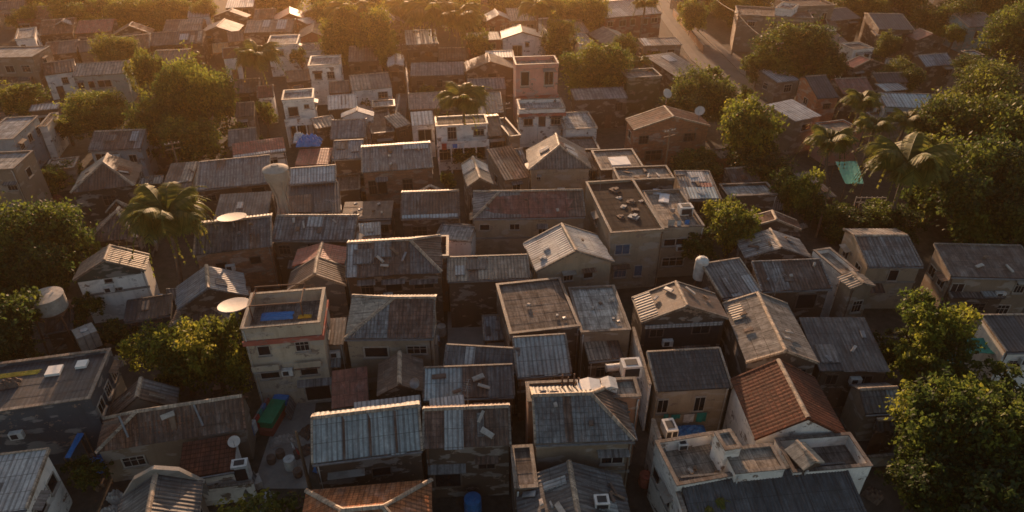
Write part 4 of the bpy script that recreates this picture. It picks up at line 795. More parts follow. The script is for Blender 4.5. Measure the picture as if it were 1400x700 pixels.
    # patches of other sheeting
    for pt in k.get('pat', []):
        u0, v0, u1, v1, m = pt[:5]; fr = frames[pt[5] if len(pt) > 5 else ('n' if 'n' in frames else 'r')]
        A, e, g, n, s0, s1, T = fr
        sp = s1 - s0
        P = [A + e * (s0 + u * sp) + g * (v * T) for u, v in ((u0, v0), (u1, v0), (u1, v1), (u0, v1))]
        q = MB(); pm = [m]; slope(q, P, pm, 0, far, None, seed + 77, lift=.085, style='sheet', deck=True)
        q.build('skylight' if m in ('white', 'pale') else 'patch_sheet', pm, rf)
    for u in k.get('streak', []):
        A, e, g, n, s0, s1, T = frames['n']; sp = s1 - s0
        P = [A + e * (s0 + a * sp) + g * (v * T) for a, v in ((u - .012, .0), (u + .012, .0), (u + .012, .8 + .2 * rnd.random()), (u - .012, .95))]
        q = MB(); pm = ['rust']; slope(q, P, pm, 0, far, None, seed, lift=.07, style='flat', deck=False); q.build('patch_sheet', pm, rf)
    if k.get('pipes'):
        A, e, g, n, s0, s1, T = frames['n']
        for u in (.22, .72):
            q = MB(); a = A + e * (s0 + u * (s1 - s0)) + g * (T * .3) + n * .12; b = A + e * (s0 + (u - .05) * (s1 - s0)) + g * (T * .95) + n * .12
            q.tube([a, b], .07, 6); q.build('pipe', ['metal_grey'], rf)
    # windows and doors
    auto = 'win' not in k
    wl = k.get('win', None)
    zn = zt(0, y0)
    if auto:
        wl = []
        for s_ in range(max(1, int(w / 2.4))):
            if rnd.random() < .75: wl.append(((s_ + .5 + rnd.uniform(-.12, .12)) / max(1, int(w / 2.4)), min(zn, ze) - rnd.uniform(1.0, 1.35), rnd.choice((.8, 1.0, 1.3)), rnd.choice((.7, .9, 1.1))))
        if ze > 4.8:
            for s_ in range(max(1, int(w / 2.6))): 
                if rnd.random() < .6: wl.append(((s_ + .5) / max(1, int(w / 2.6)), 1.7, 1.0, 1.0))
    for (u, z, ww, hh) in wl:
        window(root, (-X + u * w, y0 - .001, z), 0, ww, hh, rnd, dark=wall in ('brown', 'darkwood', 'brick', 'orangewall'), blue='blue windows' in label)
    if k.get('door') or (auto and rnd.random() < .7):
        u = k.get('door', rnd.uniform(.2, .8))
        if not any(abs(u - q[0]) * w < 1.1 and q[1] < 2.4 for q in wl):
            do = link('door', DOOR, root); zz = 2.9 if k.get('door') else 0; do.location = (-X + u * w, y0 - .001, zz); do.scale = (.95, 1, 2.0 if zb < .1 else .01)
            link('handle', KNOB, do)
    sidew = [('r', k.get('wr')), ('l', k.get('wl'))]
    if not k.get('noauto') and d > 3.2 and k.get('wr') is None and k.get('wl') is None:
        sidew = [('r', 1 if rnd.random() < .6 else 0)] if cx < -2 else [('l', 1 if rnd.random() < .6 else 0)]
    for sd, n_ in sidew:
        for q in range(n_ or 0):
            yy = y0 + (y1 - y0) * (q + .5) / n_; z = min(ze, zt(x1 if sd == 'r' else x0, yy)) - 1.3
            if sd == 'r': window(root, (x1 + .001, yy, z), PI / 2, .95, .9, rnd)
            else: window(root, (x0 - .001, yy, z), -PI / 2, .95, .9, rnd)
    if not far and ze > 3.6:
        if rnd.random() < .5:
            q = MB(); xx = rnd.choice((x0 + .15, x1 - .15)); q.tube([(xx, y0 - .07, max(zb, 0)), (xx, y0 - .07, ze - .3), (xx, y0 - .2, ze - .12)], .05, 6); q.build('downpipe', [rnd.choice(['metal_grey', 'tank_white', 'rust_iron'])], root)
        if rnd.random() < .4 and zb < .1 and ty != 'flat':
            q = MB(); zz = 2.9 + rnd.uniform(-.1, .1); q.box(x0 - .07, x1 + .07, y0 - .07, y0 - .002, zz, zz + .2); q.build('floor_band', [rnd.choice(['w_concrete', 'w_grey', 'w_' + wall])], root)
        if rnd.random() < .4:
            q = MB(); xx = x0 + rnd.uniform(.3, .7) * (x1 - x0); zz = min(3.2, ze - 1.2); q.box(xx - .4, xx + .4, y0 - .42, y0 - .08, zz, zz + .55); a_ = q.build('wall_cooler', ['ac_paint'], root)
            q = MB(); q.box(xx - .3, xx + .1, y0 - .44, y0 - .423, zz + .08, zz + .47); q.build('grille', ['ac_dark'], a_)
    if k.get('open'):
        q = MB(); q.box(x0 + .3, x1 - .3, y0 - .02, y0 - .004, 2.3, ze - .75); q.build('opening', ['ac_dark'], root)
        q = MB(); q.box(x0 + .2, x1 - .2, y0 - .12, y0 - .05, ze - .65, ze - .35); q.build('beam', ['pale'], root)
    if k.get('rim'):
        q = MB(); 
        prof = [(-X - .1, ze - .2), (-X * .55, zr - .1), (0, zr + .45), (X * .55, zr - .1), (X + .1, ze - .2)]
        for (xa, za), (xb, zb2) in zip(prof, prof[1:]):
            for ya, yb in ((Y - .05, Y + .25),):
                q.face([(xa, ya, za), (xb, ya, zb2), (xb, yb, zb2), (xa, yb, za)]); q.face([(xa, ya, za - 1.2), (xb, ya, zb2 - 1.2), (xb, ya, zb2), (xa, ya, za)])
                q.face([(xb, yb, zb2 - 1.2), (xa, yb, za - 1.2), (xa, yb, za), (xb, yb, zb2)])
        q.build('gable_parapet', ['w_concrete'], root)
    # a sheet awning over the front of some houses
    if not far and auto and ty != 'flat' and rnd.random() < .6 and ze > 4:
        q = MB(); am = [rnd.choice(['grey', 'rust', 'pale', 'blue'])]
        a0 = rnd.uniform(.05, .4); a1 = a0 + rnd.uniform(.3, .5)
        slope(q, [(-X + a0 * w, y0 - .9, 2.5), (-X + a1 * w, y0 - .9, 2.5), (-X + a1 * w, y0 - .02, 2.85), (-X + a0 * w, y0 - .02, 2.85)], am, 0, False, None, seed + 9)
        q.build('awning', am, root)
    return root
ROOTS = [make_house(i, r) for i, r in enumerate(HOUSES)]

# ------------------------------------------------------------------ trees
def crown_mesh(name, seed, R, nleaf, leaf, lobes, mat):
    rnd = random.Random(seed); mb = MB()
    L = []
    for q in range(lobes):
        a = rnd.uniform(0, 2 * PI); rr = rnd.uniform(.3, .84) * R; z = rnd.uniform(-.4, .6) * R * (1.1 - .5 * rr / R)
        L.append((Vector((rr * math.cos(a), rr * math.sin(a), z)), rnd.uniform(.2, .43) * R, rnd.uniform(.1, .95)))
    L.append((Vector((0, 0, .2 * R)), .46 * R, .4))
    tot = sum(l[1] ** 2 for l in L)
    for c, r, lt in L:
        nl = int(nleaf * r * r / tot); nclump = max(6, int(nl / 26)); k = 0
        for q in range(nclump):
            dv = Vector((rnd.gauss(0, 1), rnd.gauss(0, 1), rnd.gauss(.15, 1))).normalized()
            cp = c + dv * r * (rnd.uniform(.72, 1.1) if rnd.random() > .1 else rnd.uniform(1.15, 1.5)); ct = min(1, max(0, lt + rnd.gauss(0, .2))); cr = rnd.uniform(.10, .2) * R * .8
            for j in range(26):
                p = cp + Vector((rnd.gauss(0, 1), rnd.gauss(0, 1), rnd.gauss(0, .7))) * cr * .62
                nn = (dv * .5 + Vector((rnd.gauss(0, 1), rnd.gauss(0, 1), rnd.gauss(.5, 1)))).normalized()
                a = nn.cross(Vector((rnd.gauss(0, 1), rnd.gauss(0, 1), rnd.gauss(0, 1)))).normalized(); b = nn.cross(a)
                s = leaf * rnd.uniform(.45, 1.4)
                mb.face([p - a * s * .5, p + b * s * .3 - a * s * .05, p + a * s * .5, p - b * s * .3 + a * s * .02], 0, min(1, max(0, ct + rnd.gauss(0, .16))), [(0, 0), (1, 0), (1, 1), (0, 1)])
    return mb.mesh(name, [mat])
CR = {}
for mat in ('leaf', 'leaf_dark', 'leaf_yellow'):
    CR[mat] = [[crown_mesh('crown', 11 * q + 3 + z * 50, R, nl, lf, lb, mat) for q in range(2 if z else 3)] for z, (R, nl, lf, lb) in enumerate(((1.7, 3000, .23, 7), (3.0, 10000, .27, 12), (4.6, 24000, .31, 18)))]
RS = (1.7, 3.0, 4.6)
def trunk_mb(h, r, R, seed):
    rnd = random.Random(seed); mb = MB()
    lean = Vector((rnd.uniform(-.4, .4), rnd.uniform(-.4, .4), 0))
    top = Vector((0, 0, h)) + lean
    mb.tube([(0, 0, 0), lean * .3 + Vector((0, 0, h * .35)), lean * .7 + Vector((0, 0, h * .7)), top], [r * 1.3, r, r * .8, r * .55], 8)
    for q in range(5):
        a = q * 1.26 + rnd.uniform(-.3, .3); b = lean * .6 + Vector((0, 0, h * rnd.uniform(.5, .75)))
        t = Vector((math.cos(a) * R * .65, math.sin(a) * R * .65, h + R * rnd.uniform(-.1, .35)))
        mb.tube([b, (b + t) / 2 + Vector((0, 0, .25)), t], [r * .5, r * .34, r * .1], 6)
    return mb
_fr = []
def frond_mesh(seed, droop):
    rnd = random.Random(seed); mb = MB(); n = 22; pts = []
    for q in range(n + 1):
        f = q / n; pts.append(Vector((f * (1 - .22 * droop * f * f), 0, .34 * math.sin(f * PI * .55) - droop * .95 * f ** 2.4)))
    mb.tube([tuple(p) for p in pts[::3]], [.018 - .0022 * q for q in range(len(pts[::3]))], 4, 0, .35, False)
    for q in range(2, n + 1):
        f = q / n; p = pts[q]; tg = (pts[q] - pts[q - 1]).normalized()
        ln = .30 * math.sin(min(1, f * 1.15 + .12) * PI) ** .6 + .03
        for sgn in (-1, 1):
            for sub in (0, .5):
                pp = p - tg * sub / n
                tip = pp + Vector((tg.x * ln * .6, sgn * ln * .75, -ln * (.45 + .35 * droop) + rnd.uniform(-.03, .03)))
                mid = (pp + tip) / 2 + Vector((0, 0, ln * .12)); w = Vector((tg.x, 0, tg.z)) * .015
                t = min(1, max(0, .4 + .35 * f + rnd.gauss(0, .18)))
                mb.face([pp - w, mid - w * 1.2, mid + w * 1.2, pp + w], 0, t); mb.face([mid - w * 1.2, tip, mid + w * 1.2], 0, t)
    return mb.mesh('frond', ['frond_leaf'])
FR = [frond_mesh(3, .55), frond_mesh(4, .9), frond_mesh(5, 1.2), frond_mesh(6, .4)]
TREES = [
 ('broad', -42.01, 87.75, 7.5, 5.41, 1.05, 'huge dark leafy tree with a bright rim at the left'),
 ('broad', -52.71, 97.97, 7.0, 3.18, 1.3, 'tall tree on the left shoulder of the huge dark tree'),
 ('broad', -44.47, 82.5, 5.5, 3.35, 0.9, 'dark lower tree in front of the huge dark tree'),
 ('broad', -64.12, 110.96, 6, 4.14, 0.62, 'round flat topped tree near the top left'),
 ('broad', -55.25, 86.89, 5, 4.86, 0.6, 'wide low olive tree left of the huge dark tree'),
 ('broad', -69.08, 92.73, 4.5, 3.7, 0.7, 'olive tree at the left edge above the pale blue house'),
 ('broad', -42.41, 51.66, 6, 4.03, 0.85, 'big dark tree with bright top at the left edge'),
 ('broad', -39.26, 41.03, 5, 2.92, 1.0, 'dark tree with yellow leaves beside the drum tank tower'),
 ('broad', -25.87, 39.35, 4.6, 2.47, 0.85, 'yellow green yard tree left of the beige block, smaller half'),
 ('broad', -22.23, 38.69, 4.6, 2.6, 0.95, 'yellow green yard tree touching the beige block'),
 ('broad', -14.97, 25.49, 3.5, 2.24, 0.5, 'yellow green treetop at the bottom edge'),
 ('broad', -36.66, 45.98, 2.6, 1.61, 0.7, 'dark shrub behind the drum tank tower'),
 ('broad', -29.1, 120.13, 6, 4.81, 1.0, 'hazy golden tree near the top centre left'),
 ('broad', -23.67, 118.26, 6.5, 4.36, 1.2, 'hazy golden tree beside the steep brown gable'),
 ('broad', -36.28, 137.03, 5, 3.98, 0.9, 'hazy tree behind the glowing orange gable'),
 ('broad', -86.74, 141.75, 5, 6.74, 0.6, 'dark tree clump at the top left edge'),
 ('broad', -75.63, 140.54, 5, 5.24, 0.7, 'olive treetop right of the dark top left clump'),
 ('broad', -68.65, 140.54, 5, 5.53, 0.7, 'hazy olive treetop above the long brown roof'),
 ('broad', -62.13, 141.75, 5, 3.81, 0.7, 'small hazy treetop left of the bright sheet roof'),
 ('broad', -96.79, 140.01, 4, 4.08, 0.6, 'yellowish tree above the small white cube house'),
 ('broad', -33.9, 88.97, 4, 1.7, 1.2, 'narrow dark tree left of the white two storey house'),
 ('broad', 12.59, 101.13, 6, 5.47, 0.75, 'dense olive tree behind the pink house'),
 ('broad', 8.14, 118.75, 6, 3.26, 1.3, 'dim tree behind the white window house'),
 ('broad', 14.05, 135.7, 6, 5.62, 0.8, 'hazy brown green tree at the top centre right'),
 ('broad', -8.28, 132.87, 6, 3.59, 1.2, 'hazy tree behind the red gable'),
 ('broad', 6.39, 137.45, 6, 4.26, 0.9, 'hazy tree behind the grey tan roof'),
 ('broad', 26.4, 91.12, 5.5, 5.24, 0.7, 'dark green tree mass left of the road bend'),
 ('broad', 28.75, 95.56, 6.5, 2.29, 0.9, 'round bright topped tree by the road'),
 ('broad', 28.84, 78.07, 6.5, 3.72, 1.0, 'bright yellow green tree in front of the road bend'),
 ('broad', 33.1, 94.53, 4.5, 1.36, 1.2, 'small dark tree at the road edge'),
 ('broad', 45.41, 109.23, 6.5, 7.22, 0.62, 'wide dark tree across the road from the long tan building'),
 ('broad', 40.01, 108.96, 4, 3.53, 0.8, 'lower dark tree at the foot of the wide roadside tree'),
 ('broad', 36.07, 140.54, 5, 3.78, 1.0, 'tree between the road and the long tan building'),
 ('broad', 45.97, 148.58, 4, 3.98, 0.7, 'hazy tree behind the long tan building'),
 ('broad', 21.16, 56.61, 5.4, 2.51, 0.95, 'bright yellow green tree right of the tan terrace house'),
 ('broad', 18.12, 54.82, 3.8, 1.94, 0.8, 'darker leafy bush beneath the bright tree by the terrace'),
 ('broad', 29.93, 63.46, 4.8, 2.37, 1.05, 'round grey green tree with fine leaves'),
 ('broad', 29.57, 74.53, 3.6, 3.65, 0.6, 'dark shaded tree between the road and the round tree'),
 ('broad', 22.5, 74.39, 3.0, 2.97, 0.5, 'olive hedge like tree below the brick house'),
 ('broad', 52.57, 74.6, 7, 4.93, 0.9, 'large dark tree right of the fan palm'),
 ('broad', 64.98, 89.19, 7, 6.09, 0.75, 'large dark tree below the teal house'),
 ('broad', 55.66, 69.06, 7, 4.81, 1.0, 'dark tree at the right edge beside the fan palm grove'),
 ('broad', 47.46, 61.16, 6, 5.15, 0.85, 'broad black green tree above the brown roofed house'),
 ('broad', 46.13, 64.99, 4, 3.52, 0.9, 'brownish tree with yellow leaves below the fan palm'),
 ('broad', 86.25, 118.68, 7, 6.23, 0.85, 'dark tree in the top right corner'),
 ('broad', 85.99, 138.18, 5, 6.31, 0.7, 'dark shaded tree left of the teal house'),
 ('broad', 82.29, 129.15, 4, 2.44, 0.8, 'small olive bush glowing beside the teal house'),
 ('broad', 60.49, 104.55, 4, 3.87, 0.6, 'scrubby dark tree above the long pale blue roof'),
 ('broad', 72.21, 146.11, 5, 6.02, 0.6, 'dim tree behind the dark orange edged roof'),
 ('broad', 48.92, 57.31, 5, 3.11, 0.9, 'black shaded tree above the right edge roof'),
 ('broad', 32.45, 40.78, 5.2, 2.68, 0.85, 'yellow flecked tree in front of the teal tarps'),
 ('broad', 30.27, 37.64, 3.6, 2.15, 0.8, 'dark lower tree beneath the yellow flecked tree'),
 ('broad', 34.26, 36.44, 4.0, 2.31, 0.7, 'dim tree below the teal tarps'),
 ('broad', 27.36, 30.13, 6.2, 2.74, 0.9, 'tall yellow rimmed tree at the lower right'),
 ('broad', 31.31, 30.5, 6.0, 2.49, 1.0, 'big golden green tree at the lower right edge'),
 ('broad', 28.5, 27.4, 4.4, 3.54, 0.75, 'dark mass tree in the bottom right corner'),
 ('broad', 25.27, 27.98, 3.0, 1.55, 0.7, 'black shrub at the foot of the lower right trees'),
 ('broad', -5.67, 78.64, 2.4, 2.01, 0.5, 'low green shrub in front of the white verandah'),
 ('broad', -7.39, 70.55, 2.6, 1.01, 1.0, 'small yellow green shrub left of the narrow tan gable'),
 ('broad', -12.55, 68.37, 2.6, 1.07, 1.0, 'small yellow shrub beside the brick house doors'),
 ('broad', -21.83, 96.76, 2.6, 0.97, 0.9, 'tiny bright shrub beside the pale stained roof'),
 ('broad', 59.18, 146.04, 4, 4.53, 0.6, 'hazy tree behind the brownish top block'),
 ('broad', -53.33, 69.81, 2.6, 2.17, 0.8, 'dark bush below the low tan hut'),
 ('broad', -32.12, 46.76, 2.0, 1.13, 0.8, 'dark bush below the white boarded wall'),
 ('broad', -12.83, 101.11, 2.4, 2.01, 0.5, 'yellow bush in front of the long low grey roof'),
 ('broad', 24.41, 120.09, 2.6, 1.8, 0.6, 'yellow green bush by the low tan roadside roof'),
 ('broad', -27.62, 29.78, 2.2, 1.24, 0.8, 'dark scrub between the bottom left shed and terracotta house'),
 ('palm', -30.41, 52.39, 8.2, 3.74, 1, 'big coconut palm left of the dark roofed brick house'),
 ('palm', -37.21, 99.59, 8, 3.64, 1, 'hazy palm beside the white flat roofed house'),
 ('palm', -13.75, 120.42, 9, 5.0, 1, 'tall hazy palm at the top centre'),
 ('palm', -9.39, 118.51, 8.5, 4.7, 1, 'tall hazy palm right of the pale blue roof'),
 ('palm', -18.72, 125.63, 8.5, 3.9, 1, 'hazy palm behind the steep brown gable'),
 ('palm', -27.98, 122.49, 8.5, 4.58, 1, 'golden palm in the sun glow'),
 ('palm', -5.88, 80.13, 8.5, 3.39, 1, 'centre palm above the white verandah house'),
 ('palm', 4.51, 124.56, 9, 3.86, 1, 'thin palm behind the hazy trees at the top'),
 ('palm', 20.16, 106.87, 5, 1.84, 1, 'small palm in front of the vine covered house'),
 ('palm', 43.12, 80.98, 8, 2.53, 1, 'slim palm left of the long pale blue roof'),
 ('palm', 42.09, 74.7, 7.5, 2.38, 1, 'palm between the pinkish house and teal tarp'),
 ('palm', 46.59, 76.27, 7.5, 2.16, 1, 'palm in front of the long pale blue roof'),
 ('palm', 35.03, 70.09, 7.5, 2.91, 1, 'leaning palm left of the teal tarp'),
 ('palm', 39.44, 62.19, 8.5, 4.38, 1, 'large drooping fan palm right of the teal tarp'),
 ('palm', 24.8, 132.25, 8, 2.72, 1, 'palm on the left side of the road'),
 ('palm', 11.28, 25.47, 4.2, 1.11, 1, 'small yellow palm on the dark fine ribbed roof edge'),
 ('broad', -34.97, 82.53, 3, 2.27, 0.8, 'low dark tree right of the huge dark tree trunk'),
 ('broad', -40.71, 78.99, 4.5, 3.8, 0.8, 'dark lower foliage at the foot of the huge dark tree'),
 ('broad', -59.68, 86.23, 3, 2.54, 0.7, 'dark bush in front of the wide low olive tree'),
 ('broad', -35.46, 114.1, 4, 1.96, 0.9, 'small hazy tree between the white houses'),
 ('broad', -20.48, 112.42, 4.5, 2.89, 1.1, 'hazy brown tree above the tiny sunlit arched roof'),
 ('broad', -5.59, 117.0, 5, 2.49, 1.2, 'hazy tree left of the tan flat roof'),
 ('broad', 0.0, 144.21, 5, 4.46, 0.8, 'hazy golden tree at the top centre'),
 ('broad', -20.42, 141.69, 6, 5.84, 0.8, 'hazy golden tree mass at the top edge'),
 ('broad', 18.65, 117.0, 5, 2.73, 1.0, 'dim tree left of the grey brown gable'),
 ('broad', 22.66, 90.42, 4.5, 3.02, 0.9, 'dark tree behind the brick house roof'),
 ('broad', 48.82, 105.02, 5, 3.41, 0.8, 'dark tree right of the wide roadside tree'),
 ('broad', 65.96, 120.55, 4, 2.82, 0.9, 'dark small tree below the small whitish awning'),
 ('broad', 71.63, 103.22, 5, 4.03, 0.6, 'dark tree above the long black roof'),
 ('broad', 58.27, 91.77, 4, 2.66, 0.6, 'dark bush right of the long pale blue roof'),
 ('broad', 47.54, 67.46, 6, 3.8, 0.8, 'dark tree between the fan palm and the black green tree'),
 ('broad', 39.17, 61.65, 2.5, 3.04, 0.5, 'dark scrub under the large fan palm'),
 ('broad', 34.71, 62.52, 2, 2.62, 0.5, 'dark scrub beside the leaning bare pole'),
 ('broad', 30.36, 41.68, 3, 1.74, 0.8, 'black shrub beside the large dark grey ribbed roof'),
 ('broad', -44.27, 49.57, 3.5, 3.23, 0.7, 'dark undergrowth tree below the big left edge tree'),
 ('broad', -37.51, 38.7, 3, 2.54, 0.6, 'dark bush above the dark flat roofed building'),
 ('broad', -42.3, 52.65, 3, 2.44, 0.7, 'dark bush left of the tan gabled house'),
 ('broad', -32.4, 43.56, 2.2, 1.56, 0.7, 'dark bush right of the cube tank'),
 ('broad', -24.82, 38.7, 3.0, 2.21, 0.7, 'dark lower foliage of the yard trees'),
 ('broad', 27.13, 28.28, 4, 2.53, 0.8, 'black tree at the bottom right'),
 ('broad', 30.5, 27.45, 5, 2.63, 0.9, 'dark tree in the bottom right corner edge'),
 ('broad', 27.46, 31.71, 3.5, 1.75, 0.8, 'dark tree left of the tall yellow rimmed tree'),
 ('broad', 46.78, 145.33, 3, 3.02, 0.8, 'hazy bush behind the tan building'),
 ('broad', -53.41, 73.46, 2.2, 2.08, 0.6, 'small bush by the low tan hut'),
 ('broad', -63.24, 80.2, 2, 1.86, 0.5, 'scrub between the two left edge houses'),
 ('broad', -107.65, 154.88, 5, 6.33, 0.8, 'hazy treetop cut off by the top edge'),
 ('broad', -97.35, 156.31, 5, 7.02, 0.8, 'hazy treetop cut off by the top edge'),
 ('broad', -87.6, 159.24, 5, 5.84, 0.8, 'hazy treetop cut off by the top edge'),
 ('broad', -70.8, 157.76, 5, 5.47, 0.8, 'hazy treetop cut off by the top edge'),
 ('broad', -51.07, 156.31, 5, 6.38, 0.8, 'hazy treetop cut off by the top edge'),
 ('broad', -39.33, 154.41, 6, 6.92, 0.8, 'hazy treetop cut off by the top edge'),
 ('broad', -30.7, 150.18, 6, 5.53, 0.8, 'hazy treetop cut off by the top edge'),
 ('broad', -13.93, 151.57, 6, 6.81, 0.8, 'hazy treetop cut off by the top edge'),
 ('broad', -3.17, 155.87, 6, 6.34, 0.8, 'hazy treetop cut off by the top edge'),
 ('broad', 10.92, 152.98, 6, 7.18, 0.8, 'hazy treetop cut off by the top edge'),
 ('broad', 46.24, 159.24, 5, 5.52, 0.8, 'hazy treetop cut off by the top edge'),
 ('broad', 56.08, 162.27, 5, 6.6, 0.8, 'hazy treetop cut off by the top edge'),
 ('broad', 74.63, 159.24, 5, 6.49, 0.8, 'hazy treetop cut off by the top edge'),
 ('broad', 84.95, 154.41, 6, 7.24, 0.8, 'hazy treetop cut off by the top edge'),
 ('broad', 99.86, 152.98, 6, 7.8, 0.8, 'hazy treetop cut off by the top edge'),
 ('broad', 111.03, 155.87, 6, 6.34, 0.8, 'hazy treetop cut off by the top edge'),
]

for i, (kind, x, y, z, R, q, label) in enumerate(TREES):
    rnd = random.Random(i * 7 + 1)
    if kind == 'broad':
        shrub = z < 3.2 or any(s_ in label for s_ in ('shrub', 'bush', 'scrub'))
        t = thing('shrub' if shrub else 'broadleaf_tree', label, 'shrub' if shrub else 'tree', (x, y, 0), 0, 'treetops along the top edge' if 'cut off' in label else None)
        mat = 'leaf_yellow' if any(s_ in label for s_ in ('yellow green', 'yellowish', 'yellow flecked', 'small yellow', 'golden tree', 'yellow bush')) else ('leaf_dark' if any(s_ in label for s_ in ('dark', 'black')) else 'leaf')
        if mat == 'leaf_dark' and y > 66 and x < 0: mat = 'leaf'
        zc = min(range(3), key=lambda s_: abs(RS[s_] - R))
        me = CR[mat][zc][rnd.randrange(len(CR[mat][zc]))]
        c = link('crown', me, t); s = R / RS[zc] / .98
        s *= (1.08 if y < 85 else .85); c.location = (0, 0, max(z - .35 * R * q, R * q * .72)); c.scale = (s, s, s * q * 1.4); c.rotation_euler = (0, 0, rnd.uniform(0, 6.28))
        trunk_mb(max(.5, c.location.z - R * q * .2), .08 + .045 * R, R, i).build('trunk', ['bark'], t, True)
    else:
        t = thing('palm_tree', label, 'palm tree', (x, y, 0))
        lean = Vector((rnd.uniform(-.8, .8), rnd.uniform(-.6, .6), 0))
        if 'leaning' in label: lean = Vector((1.6, 0, 0))
        mb = MB(); P = [Vector((0, 0, 0)) + lean * (1 - f) ** 1.6 * 1.0 + Vector((0, 0, z * f)) for f in [q_ / 10 for q_ in range(11)]]
        mb.tube([tuple(p) for p in P], [.24 - .009 * q_ for q_ in range(11)], 8); mb.build('trunk', ['palm_bark'], t, True)
        L = R * 1.3; nf = 40 if 'fan' in label or 'big' in label else (28 if R > 3.2 else 22)
        for f in range(nf):
            lay = f / nf
            v = 3 if lay < .1 else (0 if lay < .4 else (1 if lay < .72 else 2))
            o = link('frond', FR[v], t); o.location = (0, 0, z); s = L * rnd.uniform(.85, 1.1)
            o.scale = (s, s, s); o.rotation_euler = (rnd.uniform(-.15, .15), -(.42 if v == 3 else rnd.uniform(.0, .4)), f * 2.39996 + rnd.uniform(-.2, .2))

# ------------------------------------------------------------------ ground, road
g = MB(); g.face([(-300, -60, 0), (300, -60, 0), (300, 420, 0), (-300, 420, 0)]); struct(g.build('ground', ['ground']))
def strip(name, left, right, z, mat, kerb=0):
    mb = MB()
    for i in range(len(left) - 1):
        a, b, c, d = left[i], right[i], right[i + 1], left[i + 1]
        mb.face([(a[0], a[1], z), (b[0], b[1], z), (c[0], c[1], z), (d[0], d[1], z)])
    return struct(mb.build(name, [mat]))
rl = [(39.10, 91.44, 0), (36.63, 108.62, 0), (34.40, 124.37, 0), (34.35, 173.56, 0)]; rr = [(44.65, 88.32, 0), (40.75, 100.67, 0), (39.71, 118.45, 0), (37.02, 173.56, 0)]
def ext(l):
    d = (l[-1][0] - l[-2][0], l[-1][1] - l[-2][1]); n_ = math.hypot(*d); return l + [(l[-1][0] + d[0] / n_ * 200, l[-1][1] + d[1] / n_ * 200, 0)]
rl, rr = ext(rl), ext(rr)
strip('road', rl, rr, .004, 'asphalt')
def offset(l, s):
    out = []
    for i, p in enumerate(l):
        a, b = l[max(0, i - 1)], l[min(len(l) - 1, i + 1)]; d = Vector((b[0] - a[0], b[1] - a[1], 0)).normalized()
        out.append((p[0] - d.y * s, p[1] + d.x * s, 0))
    return out
for nm, l, s in (('pavement', rl, 1), ('pavement', rr, -1)):
    a, b = offset(l, s * .02), offset(l, s * 1.7); mb = MB()
    if s > 0: a, b = b, a
    for i in range(len(a) - 1):
        mb.face([(a[i][0], a[i][1], .13), (b[i][0], b[i][1], .13), (b[i + 1][0], b[i + 1][1], .13), (a[i + 1][0], a[i + 1][1], .13)])
        for q in (a, b):
            mb.face([(q[i][0], q[i][1], 0), (q[i + 1][0], q[i + 1][1], 0), (q[i + 1][0], q[i + 1][1], .13), (q[i][0], q[i][1], .13)])
    struct(mb.build(nm, ['kerb_stone']))
def quadz(name, pts, z, mat):
    mb = MB(); mb.face([(p[0], p[1], z) for p in pts]); return struct(mb.build(name, [mat]))
quadz('courtyard_paving', [(-17.40, 29.90, 0), (-13.72, 29.90, 0), (-15.09, 38.04, 0), (-17.74, 38.04, 0)], .006, 'paving')
quadz('courtyard_paving', [(-5.43, 44.02, 0), (0.00, 44.02, 0), (0.40, 49.91, 0), (-5.89, 49.91, 0)], .006, 'paving')
quadz('alley_path', [(-17.07, 85.85, 0), (-14.69, 85.85, 0), (-18.04, 118.86, 0), (-19.59, 118.86, 0)], .006, 'paving')

# ------------------------------------------------------------------ things on roofs and in yards
def simple(name, label, cat, loc, rz=0., group=None): return thing(name, label, cat, loc, rz, group)
def tower():
    t = thing('water_tower', 'concrete water tower with a mushroom head between the grey roofs', 'water tower', (-22.28, 58.39, 10)[:2] + (0,))
    b = MB(); b.lathe([(.62, 0), (.46, .4), (.42, 7.0), (.5, 7.4), (1.0, 8.7), (1.12, 9.1), (1.12, 9.75)], 22); b.build('shaft', ['concrete_tower'], t, True, True)
    c = MB(); c.lathe([(1.2, 9.753), (1.2, 9.87), (.7, 10.12), (.35, 10.2), (.3, 10.3), (0, 10.32)], 22); c.build('cap', ['concrete_tower'], t, False)
    for k in range(5):
        a = k * 1.257 + .4; q = MB(); q.tube([(math.cos(a) * .48, math.sin(a) * .48, 3), (math.cos(a) * .58, math.sin(a) * .58, 7.2), (math.cos(a) * 1.1, math.sin(a) * 1.1, 8.9)], .07, 5); q.build('rib', ['concrete_tower'], t)
tower()
def drum_tower():
    t = thing('tank_tower', 'white drum tank on tall dark lattice legs among dark trees', 'water tank', (-37.4, 44.2, 0), .2)
    b = MB(); b.lathe([(0, 4.15), (1.2, 4.15), (1.25, 4.25), (1.25, 5.4), (1.28, 5.43), (1.28, 5.52), (0, 5.62)], 28); b.build('tank', ['tank_plastic'], t, False)
    d = MB(); d.box(-1.15, 1.15, -1.15, 1.15, 4.0, 4.14); d.build('platform', ['rust_iron'], t)
    for sx in (-1, 1):
        for sy in (-1, 1):
            q = MB(); q.tube([(sx * 1.15, sy * 1.15, 0), (sx * .95, sy * .95, 4.0)], .08, 6); q.build('leg', ['rust_iron'], t)
    for k in range(4):
        a = [(1, 1), (-1, 1), (-1, -1), (1, -1)]; p, r_ = a[k], a[(k + 1) % 4]
        for z0 in (.3, 2.1):
            q = MB(); q.tube([(p[0] * 1.1, p[1] * 1.1, z0), (r_[0] * 1.0, r_[1] * 1.0, z0 + 1.8)], .045, 5); q.build('brace', ['rust_iron'], t)
drum_tower()
